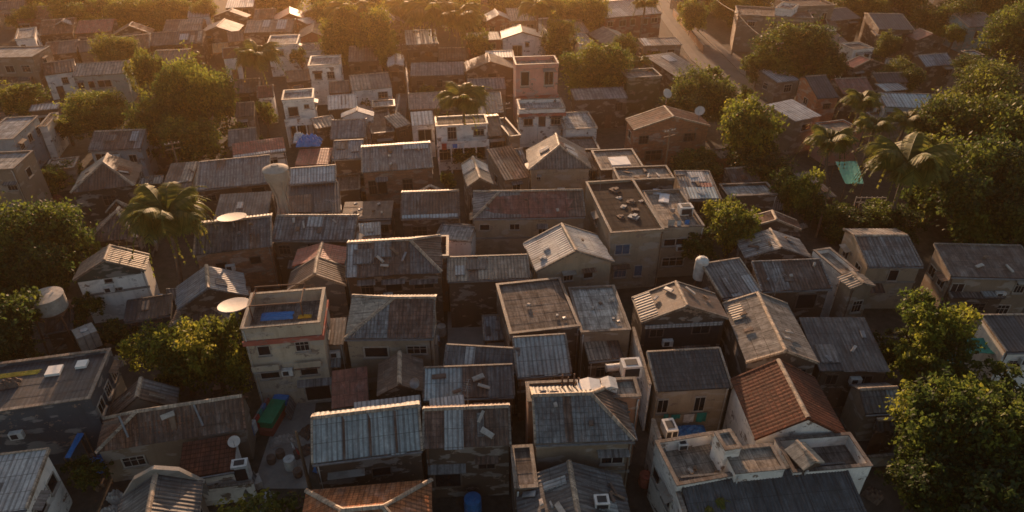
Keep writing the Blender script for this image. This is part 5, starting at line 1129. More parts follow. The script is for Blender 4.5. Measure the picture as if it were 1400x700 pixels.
def cube_tank():
    t = thing('water_tank', 'whitish cube tank with panel joints beside the dark flat roofed building', 'water tank', (-34.47, 42.89, 1.6)[:2] + (0,), .75)
    b = MB(); b.box(-.75, .75, -.75, .75, 1.5, 3.0)
    b.build('tank', ['tank_plastic'], t)
    for x in (-.25, .25):
        q = MB(); q.box(x - .03, x + .03, -.79, .79, 1.47, 3.04); q.build('strap', ['metal_grey'], t)
    for sx in (-1, 1):
        for sy in (-1, 1):
            q = MB(); q.box(sx * .6 - .06, sx * .6 + .06, sy * .6 - .06, sy * .6 + .06, 0, 1.5); q.build('leg', ['rust_iron'], t)
    l = MB(); l.lathe([(.28, 3.0), (.28, 3.08), (0, 3.1)], 14); l.build('lid', ['tank_white'], t)
cube_tank()
def drum():
    t = thing('water_drum', 'upright white water drum left of the dark streaked sheet roof', 'water tank', (16.16, 48.43, 6.4)[:2] + (0,))
    b = MB(); b.lathe([(0, 4.3), (.55, 4.3), (.57, 4.5), (.57, 6.1), (.45, 6.3), (.2, 6.38), (.2, 6.46), (0, 6.48)], 20); b.build('drum', ['tank_white'], t, True)
    for k in range(4):
        a = k * PI / 2 + .4; q = MB(); q.tube([(math.cos(a) * .5, math.sin(a) * .5, 0), (math.cos(a) * .42, math.sin(a) * .42, 4.28)], .06, 6); q.build('leg', ['rust_iron'], t)
drum()
def dish(label, loc, r, zbase, tilt, az, big=False, mat='dish_paint'):
    t = thing('dish_antenna', label, 'satellite dish', (loc[0], loc[1], zbase), az)
    z = loc[2] - zbase
    R_ = Matrix.Translation((0, 0, z)) @ Matrix.Rotation(tilt, 4, 'X')
    b = MB(); n = 6; dp = .09 if big else .22; pr = [(r * k / n, dp * r * (k / n) ** 2) for k in range(n + 1)]; pr += [(r * 1.03, dp * r), (r * 1.03, dp * r - .05)] + [(r * k / n, dp * r * (k / n) ** 2 - .04) for k in range(n - 1, -1, -1)]
    b.lathe(pr, 26, 0, R_); b.build('reflector', [mat], t, True)
    m = MB(); m.tube([(0, 0, 0), (0, 0, z - .03)], .05 if not big else .09, 8); m.build('mast', ['metal_grey'], t)
    if not big:
        a = MB(); p = R_ @ Vector((0, -r * .9, .25 * r)); q = R_ @ Vector((0, -.1 * r, .75 * r)); a.tube([p, q], .02, 5); a.build('feed_arm', ['metal_grey'], t)
dish('large flat pale disc dish above the dark roofed brick house', (-25.53, 54.10, 7), 1.25, 0, -.2, .2, True)
dish('large flat pale disc dish beside the tall beige stained block', (-20.49, 40.23, 7.5), 1.12, 0, -.16, .2, True)
dish('small white dish on the low terracotta porch roof', (-18.27, 31.01, 3.3), .38, 2.9, .5, .4)
dish('grey ring dish on the narrow plain brown gabled shed', (-6.70, 34.71, 5), .34, 4.4, .9, -.3, mat='metal_grey')
dish('white dish on the far ridge of the brick house', (19.72, 84.11, 8), .6, 6.6, .9, .5)
dish('white dish at the right end of the brick house roof', (23.25, 80.63, 7), .6, 5.6, .8, -.6)
def ac(label, loc, rz, w=1.0, d=.6, h=.9, slots=1, mat='ac_paint'):
    t = thing('air_conditioner', label, 'ac unit', loc, rz)
    b = MB(); b.box(-w / 2, w / 2, -d / 2, d / 2, .06, h); b.build('casing', [mat], t)
    for k in range(slots):
        g_ = MB(); x0 = -w / 2 + w * (k + .12) / slots; x1 = -w / 2 + w * (k + .88) / slots
        g_.box(x0, x1, -d / 2 - .02, -d / 2 - .003, h * .2, h * .85); g_.build('fan_grille', ['ac_dark'], t)
    g_ = MB(); g_.box(-w * .32, w * .32, -d * .3, d * .3, h + .003, h + .03); g_.build('top_grille', ['ac_dark'], t)
    for s_ in (-1, 1):
        f = MB(); f.box(s_ * w * .35 - .04, s_ * w * .35 + .04, -d / 2, d / 2, 0, .057); f.build('foot', ['metal_grey'], t)
ac('big white cooling box with a black opening beside the tall grey ribbed roof', (8.34, 36.02, 4.6), .1, 1.35, 1.0, 1.15)
ac('white ventilation unit with stacked grilles on the wall by the blue sheet', (10.34, 31.49, 3.6), .15, .8, 1.1, .8, 2)
ac('white unit with a blue panel in the yard below the terracotta porch', (-17.62, 29.71, 1.2), .2, 1.0, .7, 1.6, 1)
ac('white box unit on the dark sagging gable', (5.12, 25.09, 4.7), .05, .85, .7, .5)
ac('grey unit at the back of the tan terrace house', (16.72, 57.75, 5.4), .1, 1.3, 1.0, .9)
ac('small white box on the white walled terrace', (10.67, 29.46, 4.5), .1, .6, .5, .5)
def lantern(label, loc, rz, w, d, h, mat='fibre_white'):
    t = thing('roof_lantern', label, 'skylight box', loc, rz)
    b = MB(); b.box(-w / 2, w / 2, -d / 2, d / 2, 0, h); b.build('curb', ['w_white'], t)
    p = MB(); x, y = w / 2 + .05, d / 2 + .05
    A_, B_, C_, D_ = (-x, -y, h + .003), (x, -y, h + .003), (x, y, h + .003), (-x, y, h + .003); r0, r1 = (0, -y, h + .45 * h), (0, y, h + .45 * h)
    p.face([A_, r0, r1, D_]); p.face([r0, B_, C_, r1]); p.face([A_, B_, r0]); p.face([C_, D_, r1]); p.face([D_, C_, B_, A_]); p.build('glazing', [mat], t)
lantern('bright white skylight lantern behind the tall grey ribbed roof', (4.99, 32.42, 6.4), .05, 1.4, 1.0, .55)
lantern('second dimmer skylight lantern right of the bright white one', (6.32, 32.76, 6.4), .05, .9, .9, .45, 'tank_white')
lantern('long white skylight on the tan terrace house', (15.33, 60.88, 5.32), -.25, .9, 1.7, .12, 'pale_tarp')
lantern('small white skylight at the back of the tan terrace house', (14.85, 62.30, 5.32), -.2, .7, 1.0, .1, 'pale_tarp')
lantern('white roof hatch on the narrow strip left of the road', (36.42, 92.52, 1), .2, 1.0, 1.0, .4)
# white horizontal duct
t = thing('duct', 'short white duct lying left of the big white cooling box', 'duct', (7.22, 36.51, 4.5), .1); q = MB(); q.tube([(-.5, 0, .3), (.5, .05, .3)], .27, 14); q.build('pipe', ['tank_white'], t, False); q = MB(); q.tube([(-.55, 0, .3), (-.48, 0, .3)], .31, 14); q.build('collar', ['metal_grey'], t)
def barrel(name, label, loc, r, h, mat, group=None):
    t = thing(name, label, 'barrel', loc, 0, group)
    b = MB(); b.lathe([(0, 0), (r * .92, 0), (r, .08), (r * 1.04, h * .33), (r, h * .36), (r * 1.04, h * .66), (r, h * .7), (r * .96, h)], 20); b.build('body', [mat], t, True)
    l = MB(); l.lathe([(r * .98, h + .003), (r * .98, h + .06), (r * .3, h + .1), (r * .3, h + .16), (0, h + .17)], 20); l.build('lid', [mat], t)
    return t
barrel('water_barrel', 'bright blue round tank in the dark yard at the bottom', (-2.51, 28.07, 0), .56, 1.3, 'blue_plastic')
barrel('water_barrel', 'dull red barrel in the alley right of the dark sagging gable', (8.93, 30.26, 0), .42, .9, 'junk_red')
barrel('water_barrel', 'teal blue barrel in the dark yard above the bottom left shed', (-36.10, 33.42, 0), .6, 1.2, 'blue_plastic')
barrel('water_barrel', 'pale barrel in the paved yard left of the clean blue grey roof', (-15.26, 31.61, 0), .38, .9, 'tank_white')
for p in ((-16.26, 32.63, 0), (-16.73, 32.11, 0), (-14.59, 30.98, 0)): barrel('plant_pot', 'brown pot standing in the paved yard by the stall', p, .3, .5, 'junk_brown', 'brown pots in the paved yard')
for p in ((-24.28, 54.84, 0), (-32.68, 49.91, 0), (-32.11, 50.13, 0)): barrel('water_barrel', 'blue barrel standing in the dark yard behind the houses at left', p, .4, 1.0, 'blue_plastic', 'blue barrels in the left yards')
for p, lb in (((-2.05, 46.54, 0), 'blue barrel in the dark courtyard below the red cloth'), ((-6.09, 45.94, 0), 'pale barrel at the corner of the dark courtyard')): barrel('water_barrel', lb, p, .4, .95, 'blue_plastic' if 'blue' in lb else 'tank_plastic')
# stall with a green cover
t = thing('covered_stall', 'long green covered stall with a blue end and red base in the paved yard', 'stall', (-17.60, 36.00, 0), 1.42)
q = MB(); q.box(-1.5, 1.5, -.5, .5, .0, .6); q.build('base', ['junk_red'], t)
q = MB(); q.box(-1.3, .95, -.45, .45, .603, 1.1); q.box(-1.35, 1.0, -.55, .55, 1.103, 1.2); q.build('green_cover', ['green_tarp'], t)
q = MB(); q.box(1.0, 1.6, -.55, .55, .603, 1.15); q.build('blue_cover', ['blue_tarp'], t)
t = thing('clothes_rack', 'narrow rack of colourful cloth along the left wall of the paved yard', 'clothes rack', (-18.41, 35.28, 0), 1.42)
for k, m in enumerate(('blue_tarp', 'white_cloth', 'red_cloth', 'teal_tarp', 'blue_plastic', 'junk_red')):
    q = MB(); q.box(-1.6 + k * .55, -1.15 + k * .55, -.12, .12, .5, 1.5); q.build('garment', [m], t)
q = MB(); q.tube([(-1.8, 0, 1.55), (1.8, 0, 1.55)], .03, 6); q.build('rail', ['metal_grey'], t)
for x in (-1.8, 1.8):
    q = MB(); q.tube([(x, 0, 0), (x, 0, 1.6)], .03, 6); q.build('post', ['metal_grey'], t)
def heap(name, label, loc, rz, w, d, h, mat, seed, cat='tarp', parts=()):
    rnd = random.Random(seed); b = MB(); n = 14
    P = [[None] * (n + 1) for _ in range(n + 1)]
    for i in range(n + 1):
        for j in range(n + 1):
            u, v = i / n * 2 - 1, j / n * 2 - 1; e_ = max(0, 1 - abs(u) ** 3) * max(0, 1 - abs(v) ** 3)
            P[i][j] = (u * w / 2 * (1 + rnd.uniform(-.06, .06)), v * d / 2 * (1 + rnd.uniform(-.06, .06)), h * (e_ ** .6) * (.75 + .35 * math.sin(i * 1.3 + seed) * math.cos(j * 1.1)) + rnd.uniform(0, .05 * h))
    for i in range(n):
        for j in range(n): b.face([P[i][j], P[i + 1][j], P[i + 1][j + 1], P[i][j + 1]])
    o = b.build(name, [mat]); o.location = loc; o.rotation_euler = (0, 0, rz); tag(o, label, cat); return o
heap('tarpaulin', 'crumpled bright blue tarp heap behind the dark red flat roof', (-24.60, 77.00, 4.3), .1, 2.9, 2.2, 1.1, 'blue_tarp', 3)
heap('tarpaulin', 'whitish crumpled tarp beside the bright blue tarp heap', (-25.97, 77.64, 4.5), .2, 1.3, 1.8, .9, 'pale_tarp', 5)
heap('tarpaulin', 'blue tarp draped on the corner of the pale sheet shed', (-41.78, 78.84, 3.3), .2, 2.2, 1.8, .8, 'blue_tarp', 8)
heap('tarpaulin', 'flat blue sheet over goods in the yard under the black tiled roof', (12.63, 33.64, 1.4), .05, 2.1, 1.1, .35, 'blue_plastic', 9)
heap('tarpaulin', 'blue grey sheet spread on the sunken roof terrace of the beige block', (-17.44, 40.14, 6.62), .1, 2.3, 1.0, .12, 'blue_tarp', 10)
heap('cloth_bundle', 'yellow cloth on the roof terrace of the beige block', (-15.36, 40.05, 6.62), .1, 1.0, .4, .18, 'yellow_cloth', 11, 'cloth')
heap('cloth_strip', 'yellow cloth strip lying on the dark flat roofed building', (-34.43, 35.30, 5.27), .2, 3.0, .5, .1, 'yellow_cloth', 12, 'cloth')
heap('cloth_bundle', 'dark covered bundle on the dark flat roofed building', (-34.21, 34.28, 5.27), .3, 1.3, .8, .5, 'junk_brown', 13, 'bundle')
def canopy(label, pts, h0, mat, sagv=.15):
    cx, cy = sum(p[0] for p in pts) / len(pts), sum(p[1] for p in pts) / len(pts)
    t = thing('tarp_canopy', label, 'canopy', (cx, cy, 0)); n = 6; b = MB()
    Q = [Vector((p[0] - cx, p[1] - cy, p[2])) for p in pts]
    def S(u, v): return (Q[0] * (1 - u) + Q[1] * u) * (1 - v) + (Q[3] * (1 - u) + Q[2] * u) * v - Vector((0, 0, sagv * math.sin(u * PI) * math.sin(v * PI) + .03 * math.sin(9 * u + 5 * v)))
    for i in range(n):
        for j in range(n):
            f = [S(i / n, j / n), S((i + 1) / n, j / n), S((i + 1) / n, (j + 1) / n), S(i / n, (j + 1) / n)]
            b.face(f); b.face([p - Vector((0, 0, .02)) for p in reversed(f)])
    b.build('sheet', [mat], t)
    for p in Q:
        q = MB(); q.tube([(p.x, p.y, 0), (p.x, p.y, p.z)], .05, 6); q.build('post', ['wood_pole'], t)
canopy('teal tarp canopy beside the large fan palm', [(37.49, 68.84, 3), (39.55, 68.84, 3), (41.10, 74.37, 3.2), (38.41, 74.17, 3.2)], 3, 'teal_tarp')
canopy('teal tarp canopy behind the yellow flecked tree by the right edge', [(34.92, 40.20, 3), (37.87, 40.03, 3), (38.11, 41.71, 3.2), (35.92, 41.71, 3.2)], 3, 'teal_tarp')
canopy('smaller teal tarp below the larger one by the right edge', [(32.92, 39.15, 2.6), (34.55, 39.48, 2.6), (34.73, 40.34, 2.8), (33.30, 40.00, 2.8)], 3, 'teal_tarp')
canopy('narrow blue tarp strip beside the bottom left shed', [(-29.27, 30.27, 2.6), (-28.89, 30.27, 2.6), (-29.02, 32.32, 2.7), (-29.46, 32.32, 2.7)], 3, 'blue_tarp', .05)
# red cloth hanging in the courtyard
t = thing('hanging_cloth', 'red cloth hanging in the dark courtyard under the pale tan roof', 'cloth', (-2.78, 47.32, 2.6), .1)
q = MB(); q.face([(-.3, 0, .5), (.15, .02, .55), (.3, .08, -.7), (-.1, -.05, -.75)]); q.face([(-.1, -.065, -.75), (.3, .065, -.7), (.15, .005, .55), (-.3, -.015, .5)]); q.build('cloth', ['red_cloth'], t)
q = MB(); q.tube([(-.9, 0, .56), (.9, 0, .56)], .02, 5); q.build('line', ['wire_black'], t)
# walls and rails
def wall(label, pts, h, th, mat, capm='rim', name='boundary_wall'):
    cx, cy = sum(p[0] for p in pts) / len(pts), sum(p[1] for p in pts) / len(pts)
    t = thing(name, label, 'wall', (cx, cy, 0)); b = MB(); c = MB()
    for a, e in zip(pts, pts[1:]):
        A_, E_ = Vector((a[0] - cx, a[1] - cy, 0)), Vector((e[0] - cx, e[1] - cy, 0)); d = (E_ - A_); L_ = d.length; ang = math.atan2(d.y, d.x)
        M_ = Matrix.Translation(A_) @ Matrix.Rotation(ang, 4, 'Z')
        b.box(0, L_, -th / 2, th / 2, 0, h, 0, .5, M_); c.box(-.03, L_ + .03, -th / 2 - .04, th / 2 + .04, h + .002, h + .07, 0, .5, M_)
    b.build('wall', [mat], t); c.build('coping', [capm], t)
wall('tall whitish wall running beside the stained pale slab roof', [(9.38, 41.26, 4.6), (9.62, 34.99, 4.6)], 4.6, .14, 'w_white')
wall('long white wall along the alley beside the white walled terrace', [(9.25, 31.71, 4.6), (9.83, 24.68, 4.6)], 4.6, .18, 'w_white')
wall('low white yard wall under the terracotta porch', [(-21.22, 28.42, 1.6), (-16.76, 29.10, 1.6)], 1.6, .15, 'w_white')
wall('grey yard wall behind the cube tank', [(-34.20, 44.11, 1.2), (-30.85, 45.66, 1.2)], 1.2, .15, 'w_grey')
wall('low wall left of the yellow flecked tree', [(29.94, 43.87, 1.4), (34.13, 43.87, 1.4)], 1.4, .15, 'w_grey')
wall('dark yard wall beneath the broad fan palm', [(32.30, 63.80, 1.8), (40.67, 64.44, 1.8)], 1.8, .15, 'w_brown')
wall('brown alley wall beside the tiny sunlit arched roof', [(-14.29, 91.07, 3.2), (-17.62, 112.70, 3.2)], 3.2, .15, 'w_terrawall')
wall('pale alley wall left of the white roofed house', [(-15.65, 84.22, 3), (-16.71, 98.13, 3)], 3.0, .15, 'w_white')
wall('low concrete wall at the edge of the hut yard', [(24.42, 31.71, 1), (28.35, 32.15, 1)], 1.0, .15, 'w_grey')
wall('tan roadside wall along the far right side of the road', [(35.91, 157.21, 1.4), (35.89, 128.80, 1.4)], 1.4, .15, 'w_terrawall')
wall('dim pale yard wall under the dark upper right trees', [(66.47, 101.41, 1.6), (74.72, 102.06, 1.6)], 1.6, .15, 'w_grey')
wall('white yard wall under the large brown hip roof', [(-51.93, 64.12, 1.8), (-48.55, 65.42, 1.8)], 1.8, .15, 'w_white')
t = thing('railing', 'pale wooden rail fence beside the large fan palm', 'fence', (39.42, 66.22, 2))
for z in (.0, .55):
    q = MB(); q.box(-1.75, 1.75, -.04, .04, z, z + .09); q.build('rail', ['junk_pale'], t)
for k in range(7):
    q = MB(); x = -1.7 + k * 3.4 / 6; q.box(x - .04, x + .04, -.05, .05, -2.0, .75); q.build('post', ['junk_pale'], t)
# utility poles and wires
POLES = []
def pole(label, p, h, arms=True):
    t = thing('utility_pole', label, 'utility pole', (p[0], p[1], 0), .5)
    q = MB(); q.tube([(0, 0, 0), (0, 0, h)], [.13, .08], 8); q.build('post', ['wood_pole'], t, True)
    if arms:
        for dz in (.35, .95):
            c_ = MB(); c_.box(-.8, .8, -.05, .05, h - dz, h - dz + .1); c_.build('cross_arm', ['wood_pole'], t)
        for x in (-.7, -.3, .3, .7):
            c_ = MB(); c_.lathe([(.05, h - .25), (.07, h - .2), (.03, h - .1), (0, h - .08)], 8, 0, Matrix.Translation((x, 0, 0))); c_.build('insulator', ['tank_white'], t)
    POLES.append(Vector((p[0], p[1], h)))
pole('leaning bare wooden pole in the dark yard left of the fan palm', (32.33, 62.09, 0), 6.0, False)
pole('utility pole at the road bend by the wide dark tree', (41.69, 107.23, 0), 8.0)
pole('utility pole beside the long tan two storey building', (40.88, 127.06, 0), 8.0)
pole('utility pole on the far stretch of the road', (40.32, 151.42, 0), 8.0)
pole('utility pole standing in the alley by the tiny sunlit arched roof', (-17.78, 110.05, 0), 7.0)
pole('thin pole between the paved yard and the clean blue roof', (-13.53, 29.90, 0), 5.5, False)
pole('utility pole between the white verandah and the pink house', (-0.96, 82.33, 0), 7.5)
pole('utility pole behind the patchwork roof of white sheets', (17.91, 72.63, 0), 8.0)
pole('utility pole left of the long plain grey roof', (-37.68, 70.25, 0), 7.5)
def wire(label, a, b, sag_=.7):
    pts = [a.lerp(b, k / 12) - Vector((0, 0, sag_ * math.sin(PI * k / 12))) for k in range(13)]
    c = sum(pts, Vector()) / 13; q = MB(); q.tube([tuple(p - c) for p in pts], .018, 4); o = q.build('overhead_wire', ['wire_black']); o.location = c
    tag(o, label, 'wire')
P_ = POLES
wire('sagging wire along the road between the bend pole and the tan building pole', P_[1] - Vector((.4, 0, .2)), P_[2] - Vector((.4, 0, .2)))
wire('sagging wire from the tan building pole up the far road', P_[2] - Vector((.4, 0, .2)), P_[3] - Vector((.4, 0, .2)))
wire('wire crossing from the verandah pole to the alley pole', P_[6] - Vector((0, 0, .3)), P_[4] - Vector((0, 0, .3)), 1.0)
wire('wire crossing from the verandah pole to the pole behind the patchwork roof', P_[6] - Vector((0, 0, .3)), P_[7] - Vector((0, 0, .3)), 1.1)
# pipes and frames standing on the back terrace of the tall grey ribbed roof
for px_, h_ in (((3.24, 32.48, 6.35), 1.5), ((3.63, 32.61, 6.35), 1.2), ((4.01, 32.68, 6.35), 1.4), ((4.31, 32.74, 6.35), 1.0)):
    q = MB(); q.tube([(0, 0, 0), (0, 0, h_)], .06, 6); o = q.build('bare_post', ['rust_iron']); o.location = px_
    tag(o, 'thin rusty post standing on the terrace behind the tall grey ribbed roof', 'post', 'rusty posts on the back terrace')
for px_ in ((10.30, 61.16, 6), (10.54, 59.61, 6), (11.56, 58.71, 6), (11.77, 57.25, 6), (10.73, 57.83, 6), (11.40, 55.71, 6), (10.18, 55.84, 6), (12.68, 59.01, 6)):
    rnd = random.Random(int(px_[0] * 100)); q = MB(); s_ = rnd.uniform(.25, .5)
    q.box(-s_, s_, -s_ * .7, s_ * .7, 0, s_ * .5); q.box(-s_ * .5, s_ * .3, -s_ * .9, s_ * .2, s_ * .503, s_ * .75)
    o = q.build('loose_scrap', [rnd.choice(['junk_pale', 'metal_grey', 'tank_plastic', 'junk_brown'])]); o.location = px_; o.rotation_euler = (0, 0, rnd.uniform(0, 3))
    tag(o, 'piece of litter lying on the dark flat roof of the beige house', 'scrap', 'litter on the dark flat roof')
# loose boards, bricks and sheets weighing the roofs down
DEBRIS = [('light grey gabled', 'weight stone on the light grey gabled roof', 2), ('row house under a clean blue', 'board on the clean blue grey sheet roof', 0), ('rust brown tiled roof with a whitish', 'scrap on the rust brown tiled roof with the whitish strip', 3),
 ('dark sagging', 'loose sheet or board on the dark sagging gable', 9), ('patchwork lean-to roof', 'board on the patchwork lean-to roof', 4), ('square brown slab', 'small block on the square brown slab roof', 3), ('stained pale slab roof right', 'small block on the stained pale slab roof', 5),
 ('long grey tan gabled', 'scrap on the long grey tan gabled roof', 4), ('rusty striped roof house', 'board on the rusty striped roof', 4), ('large dark grey ribbed', 'board on the large dark grey ribbed roof', 3), ('tall house with a big', 'brick on the tall big grey ribbed roof', 2),
 ('streaked grey ribbed', 'board on the streaked grey ribbed roof', 5), ('dark roofed brick', 'scrap on the dark roofed brick house', 3), ('long roof divided', 'brick on the long roof with a dull red bay', 3), ('patchy pale gabled', 'scrap on the patchy pale gabled roof', 5),
 ('grey sheet roof with brown', 'brick on the grey sheet roof with rust streaks', 3), ('brown roofed house with round', 'box on the brown roof with a white left wall', 3), ('brown gabled roof with an open', 'plank on the brown gable over the black terrace', 4), ('long weathered', 'board on the long weathered terracotta roof', 3),
 ('brown flat roof strip', 'scrap on the brown flat roof strip', 6), ('patchwork roof of pale', 'scrap on the patchwork roof of white sheets', 4), ('low brown roof with scattered', 'pot on the low brown roof below the brick house', 6), ('large brown hip', 'board on the large brown hip roof', 3),
 ('rust striped roof with', 'board on the rust striped roof', 3), ('grey ribbed roof house', 'brick on the grey ribbed roof of the warm brick house', 4), ('tan terrace house', 'pot on the tan terrace house roof', 3), ('white walled terrace with', 'stone on the white walled terrace', 3)]
for key, lab, n_ in DEBRIS:
    hits = [q for q in FRAMES if key in q[0]]
    assert hits, key
    _, root, fr = hits[0]; rnd = random.Random(len(lab) * 31)
    ks = list(fr.keys())
    for j in range(n_):
        A, e, g_, n, s0, s1, T = fr[ks[j % len(ks)]]
        u, v = rnd.uniform(.12, .88), rnd.uniform(.15, .8)
        pos = A + e * (s0 + u * (s1 - s0)) + g_ * (v * T) + n * .10
        q = MB()
        kind = rnd.random()
        if 'stone' in lab or 'brick' in lab or 'block' in lab: L_, W_, H_ = rnd.uniform(.25, .4), rnd.uniform(.18, .28), rnd.uniform(.12, .2)
        elif 'pot' in lab: L_ = W_ = H_ = rnd.uniform(.3, .45)
        else: L_, W_, H_ = rnd.uniform(.4, 1.05), rnd.uniform(.12, .38), rnd.uniform(.04, .12)
        tp = .86
        vs = [(-L_ / 2, -W_ / 2, 0), (L_ / 2, -W_ / 2, 0), (L_ / 2, W_ / 2, 0), (-L_ / 2, W_ / 2, 0), (-L_ / 2 * tp, -W_ / 2 * tp, H_), (L_ / 2, -W_ / 2 * tp, H_ * .8), (L_ / 2 * tp, W_ / 2, H_), (-L_ / 2, W_ / 2 * tp, H_ * .9)]
        for f in ((3, 2, 1, 0), (4, 5, 6, 7), (0, 1, 5, 4), (1, 2, 6, 5), (2, 3, 7, 6), (3, 0, 4, 7)): q.face([vs[k] for k in f])
        o = q.build('loose_' + lab.split()[0] if lab.split()[0] in ('board', 'scrap', 'brick', 'pot', 'plank', 'stone', 'box') else 'loose_piece', [rnd.choice(['junk_pale', 'junk_brown', 'metal_grey', 'wood_pole', 'tank_plastic'])])
        an = rnd.uniform(0, PI); ee = e * math.cos(an) + g_ * math.sin(an); gg = n.cross(ee)
        Mw = Matrix.LocRotScale(root.location, root.rotation_euler, None) @ Matrix(((ee.x, gg.x, n.x, pos.x), (ee.y, gg.y, n.y, pos.y), (ee.z, gg.z, n.z, pos.z), (0, 0, 0, 1)))
        o.matrix_world = Mw
        tag(o, lab, 'debris', 'loose pieces: ' + lab)
# roof antennas
for k, (p, lab) in enumerate((((-12.77, 50.70, 6.6), 'thin aerial on the rusty striped roof'), ((8.72, 60.40, 6.4), 'thin aerial on the left edge of the dark littered roof'), ((-2.80, 31.38, 6.4), 'thin aerial on the ridge of the rust brown tiled house'), ((2.84, 70.66, 7.6), 'thin aerial behind the tall hip roofed house'), ((-16.84, 55.91, 6.2), 'thin aerial on the streaked grey ribbed roof'), ((20.79, 43.67, 6.2), 'thin aerial by the long grey tan gabled roof'))):
    t = thing('aerial', lab, 'antenna', (p[0], p[1], p[2] - .3), k * .7)
    q = MB(); q.tube([(0, 0, 0), (0, 0, 2.0)], .022, 5); q.build('mast', ['metal_grey'], t)
    q = MB(); q.tube([(-.55, 0, 1.9), (.55, 0, 1.9)], .016, 4); q.build('boom', ['metal_grey'], t)
    for j in range(6):
        q = MB(); x = -.5 + j * .2; q.tube([(x, -.28 + j * .02, 1.92), (x, .28 - j * .02, 1.92)], .011, 4); q.build('element', ['metal_grey'], t)

# washing lines between the houses
def laundry(label, a, b, seed):
    rnd = random.Random(seed); A_, B_ = Vector(a), Vector(b); c0 = (A_ + B_) / 2; t = thing('washing_line', label, 'laundry', tuple(c0))
    q = MB(); pts = [A_.lerp(B_, k / 8) - c0 - Vector((0, 0, .18 * math.sin(PI * k / 8))) for k in range(9)]; q.tube([tuple(p) for p in pts], .015, 4); q.build('line', ['wire_black'], t)
    d = (B_ - A_); L_ = d.length; d.normalize(); s_ = Vector((-d.y, d.x, 0)); x = .15
    while x < L_ - .5:
        w_ = rnd.uniform(.3, .75); h_ = rnd.uniform(.45, .95); f = x / L_; p = A_ + d * x - c0 - Vector((0, 0, .18 * math.sin(PI * f) + .02)); g_ = MB()
        for i in range(4):
            u0, u1 = i / 4 * w_, (i + 1) / 4 * w_; o0, o1 = .05 * math.sin(i * 2.1 + seed), .05 * math.sin((i + 1) * 2.1 + seed)
            for sg in (.008, -.008):
                f_ = [p + d * u0 + s_ * sg, p + d * u1 + s_ * sg, p + d * u1 + s_ * (o1 + sg) - Vector((0, 0, h_)), p + d * u0 + s_ * (o0 + sg) - Vector((0, 0, h_ * rnd.uniform(.95, 1)))]
                g_.face(f_ if sg > 0 else list(reversed(f_)))
        g_.build('garment', [rnd.choice(['white_cloth', 'white_cloth', 'red_cloth', 'blue_tarp', 'junk_pale', 'yellow_cloth', 'teal_tarp', 'pale_tarp'])], t); x += w_ + rnd.uniform(.05, .4)
laundry('washing line with clothes in the yard under the black tiled roof', (10.58, 34.35, 2.4), (13.90, 34.63, 2.4), 1)
laundry('washing line on the back terrace of the tall grey ribbed roof', (1.61, 31.39, 7.6), (2.95, 31.52, 7.6), 3)
laundry('washing line below the brown sheet roof with the blue eave', (-10.29, 58.83, 2.6), (-7.96, 59.11, 2.6), 4)
laundry('washing line on the white verandah below the centre palm', (-8.47, 74.94, 5.2), (-5.21, 75.37, 5.2), 5)
laundry('washing line on the tan terrace house roof', (14.35, 54.87, 6.4), (16.85, 55.15, 6.4), 6)
laundry('washing line in the paved yard beside the beige block', (-15.16, 32.16, 2.3), (-13.81, 30.78, 2.3), 7)
laundry('washing line in front of the grey ribbed brick house', (-15.87, 67.66, 2.6), (-12.67, 68.01, 2.6), 8)

# junk standing in the alleys, kept clear of every wall
def inside(x, y, pad):
    for row in HOUSES:
        c_, s_ = math.cos(row[3]), math.sin(row[3]); dx, dy = x - row[1], y - row[2]
        if abs(dx * c_ + dy * s_) < row[4] / 2 + pad and abs(-dx * s_ + dy * c_) < row[5] / 2 + pad: return True
    return False
jr = random.Random(99); n_j = 0
for _ in range(4000):
    if n_j >= 110: break
    y = jr.uniform(26, 74); x = jr.uniform(-.62, .62) * (y + 16)
    if inside(x, y, .45) or not inside(x, y, 2.6): continue
    n_j += 1; kind = jr.randrange(3)
    if kind == 0:
        q = MB(); w_ = jr.uniform(.3, .7); q.box(-w_, w_, -w_ * .7, w_ * .7, 0, w_); q.box(-w_ * .8, w_ * .2, -w_ * .6, w_ * .6, w_ + .003, w_ * 1.5)
        o = q.build('crate', [jr.choice(['wood_pole', 'junk_brown', 'junk_pale', 'tank_plastic'])]); o.location = (x, y, 0); o.rotation_euler = (0, 0, jr.uniform(0, 3)); tag(o, 'stacked box on the ground in an alley between the houses', 'box', 'boxes in the alleys')
    elif kind == 1:
        heap('junk_pile', 'low junk pile on the ground in an alley between the houses', (x, y, 0), jr.uniform(0, 3), jr.uniform(.8, 1.8), jr.uniform(.6, 1.2), jr.uniform(.4, .8), jr.choice(['junk_brown', 'junk_pale', 'blue_tarp', 'pale_tarp', 'rust_iron', 'junk_red']), n_j, 'junk')['group'] = 'junk piles in the alleys'
    else:
        q = MB(); L_ = jr.uniform(1.2, 2.2); q.box(-L_ / 2, L_ / 2, -.03, .03, 0, jr.uniform(.9, 1.6)); q.box(-L_ / 2, L_ / 2, .04, .08, .003, .7)
        o = q.build('leaning_sheet', [jr.choice(['rust', 'grey', 'blue', 'pale', 'brown'])]); o.location = (x, y, .02); o.rotation_euler = (jr.uniform(-.35, -.15), 0, jr.uniform(-.2, .2) + jr.choice((0, PI / 2))); tag(o, 'scrap sheet propped up in an alley between the houses', 'sheet', 'scrap sheets in the alleys')

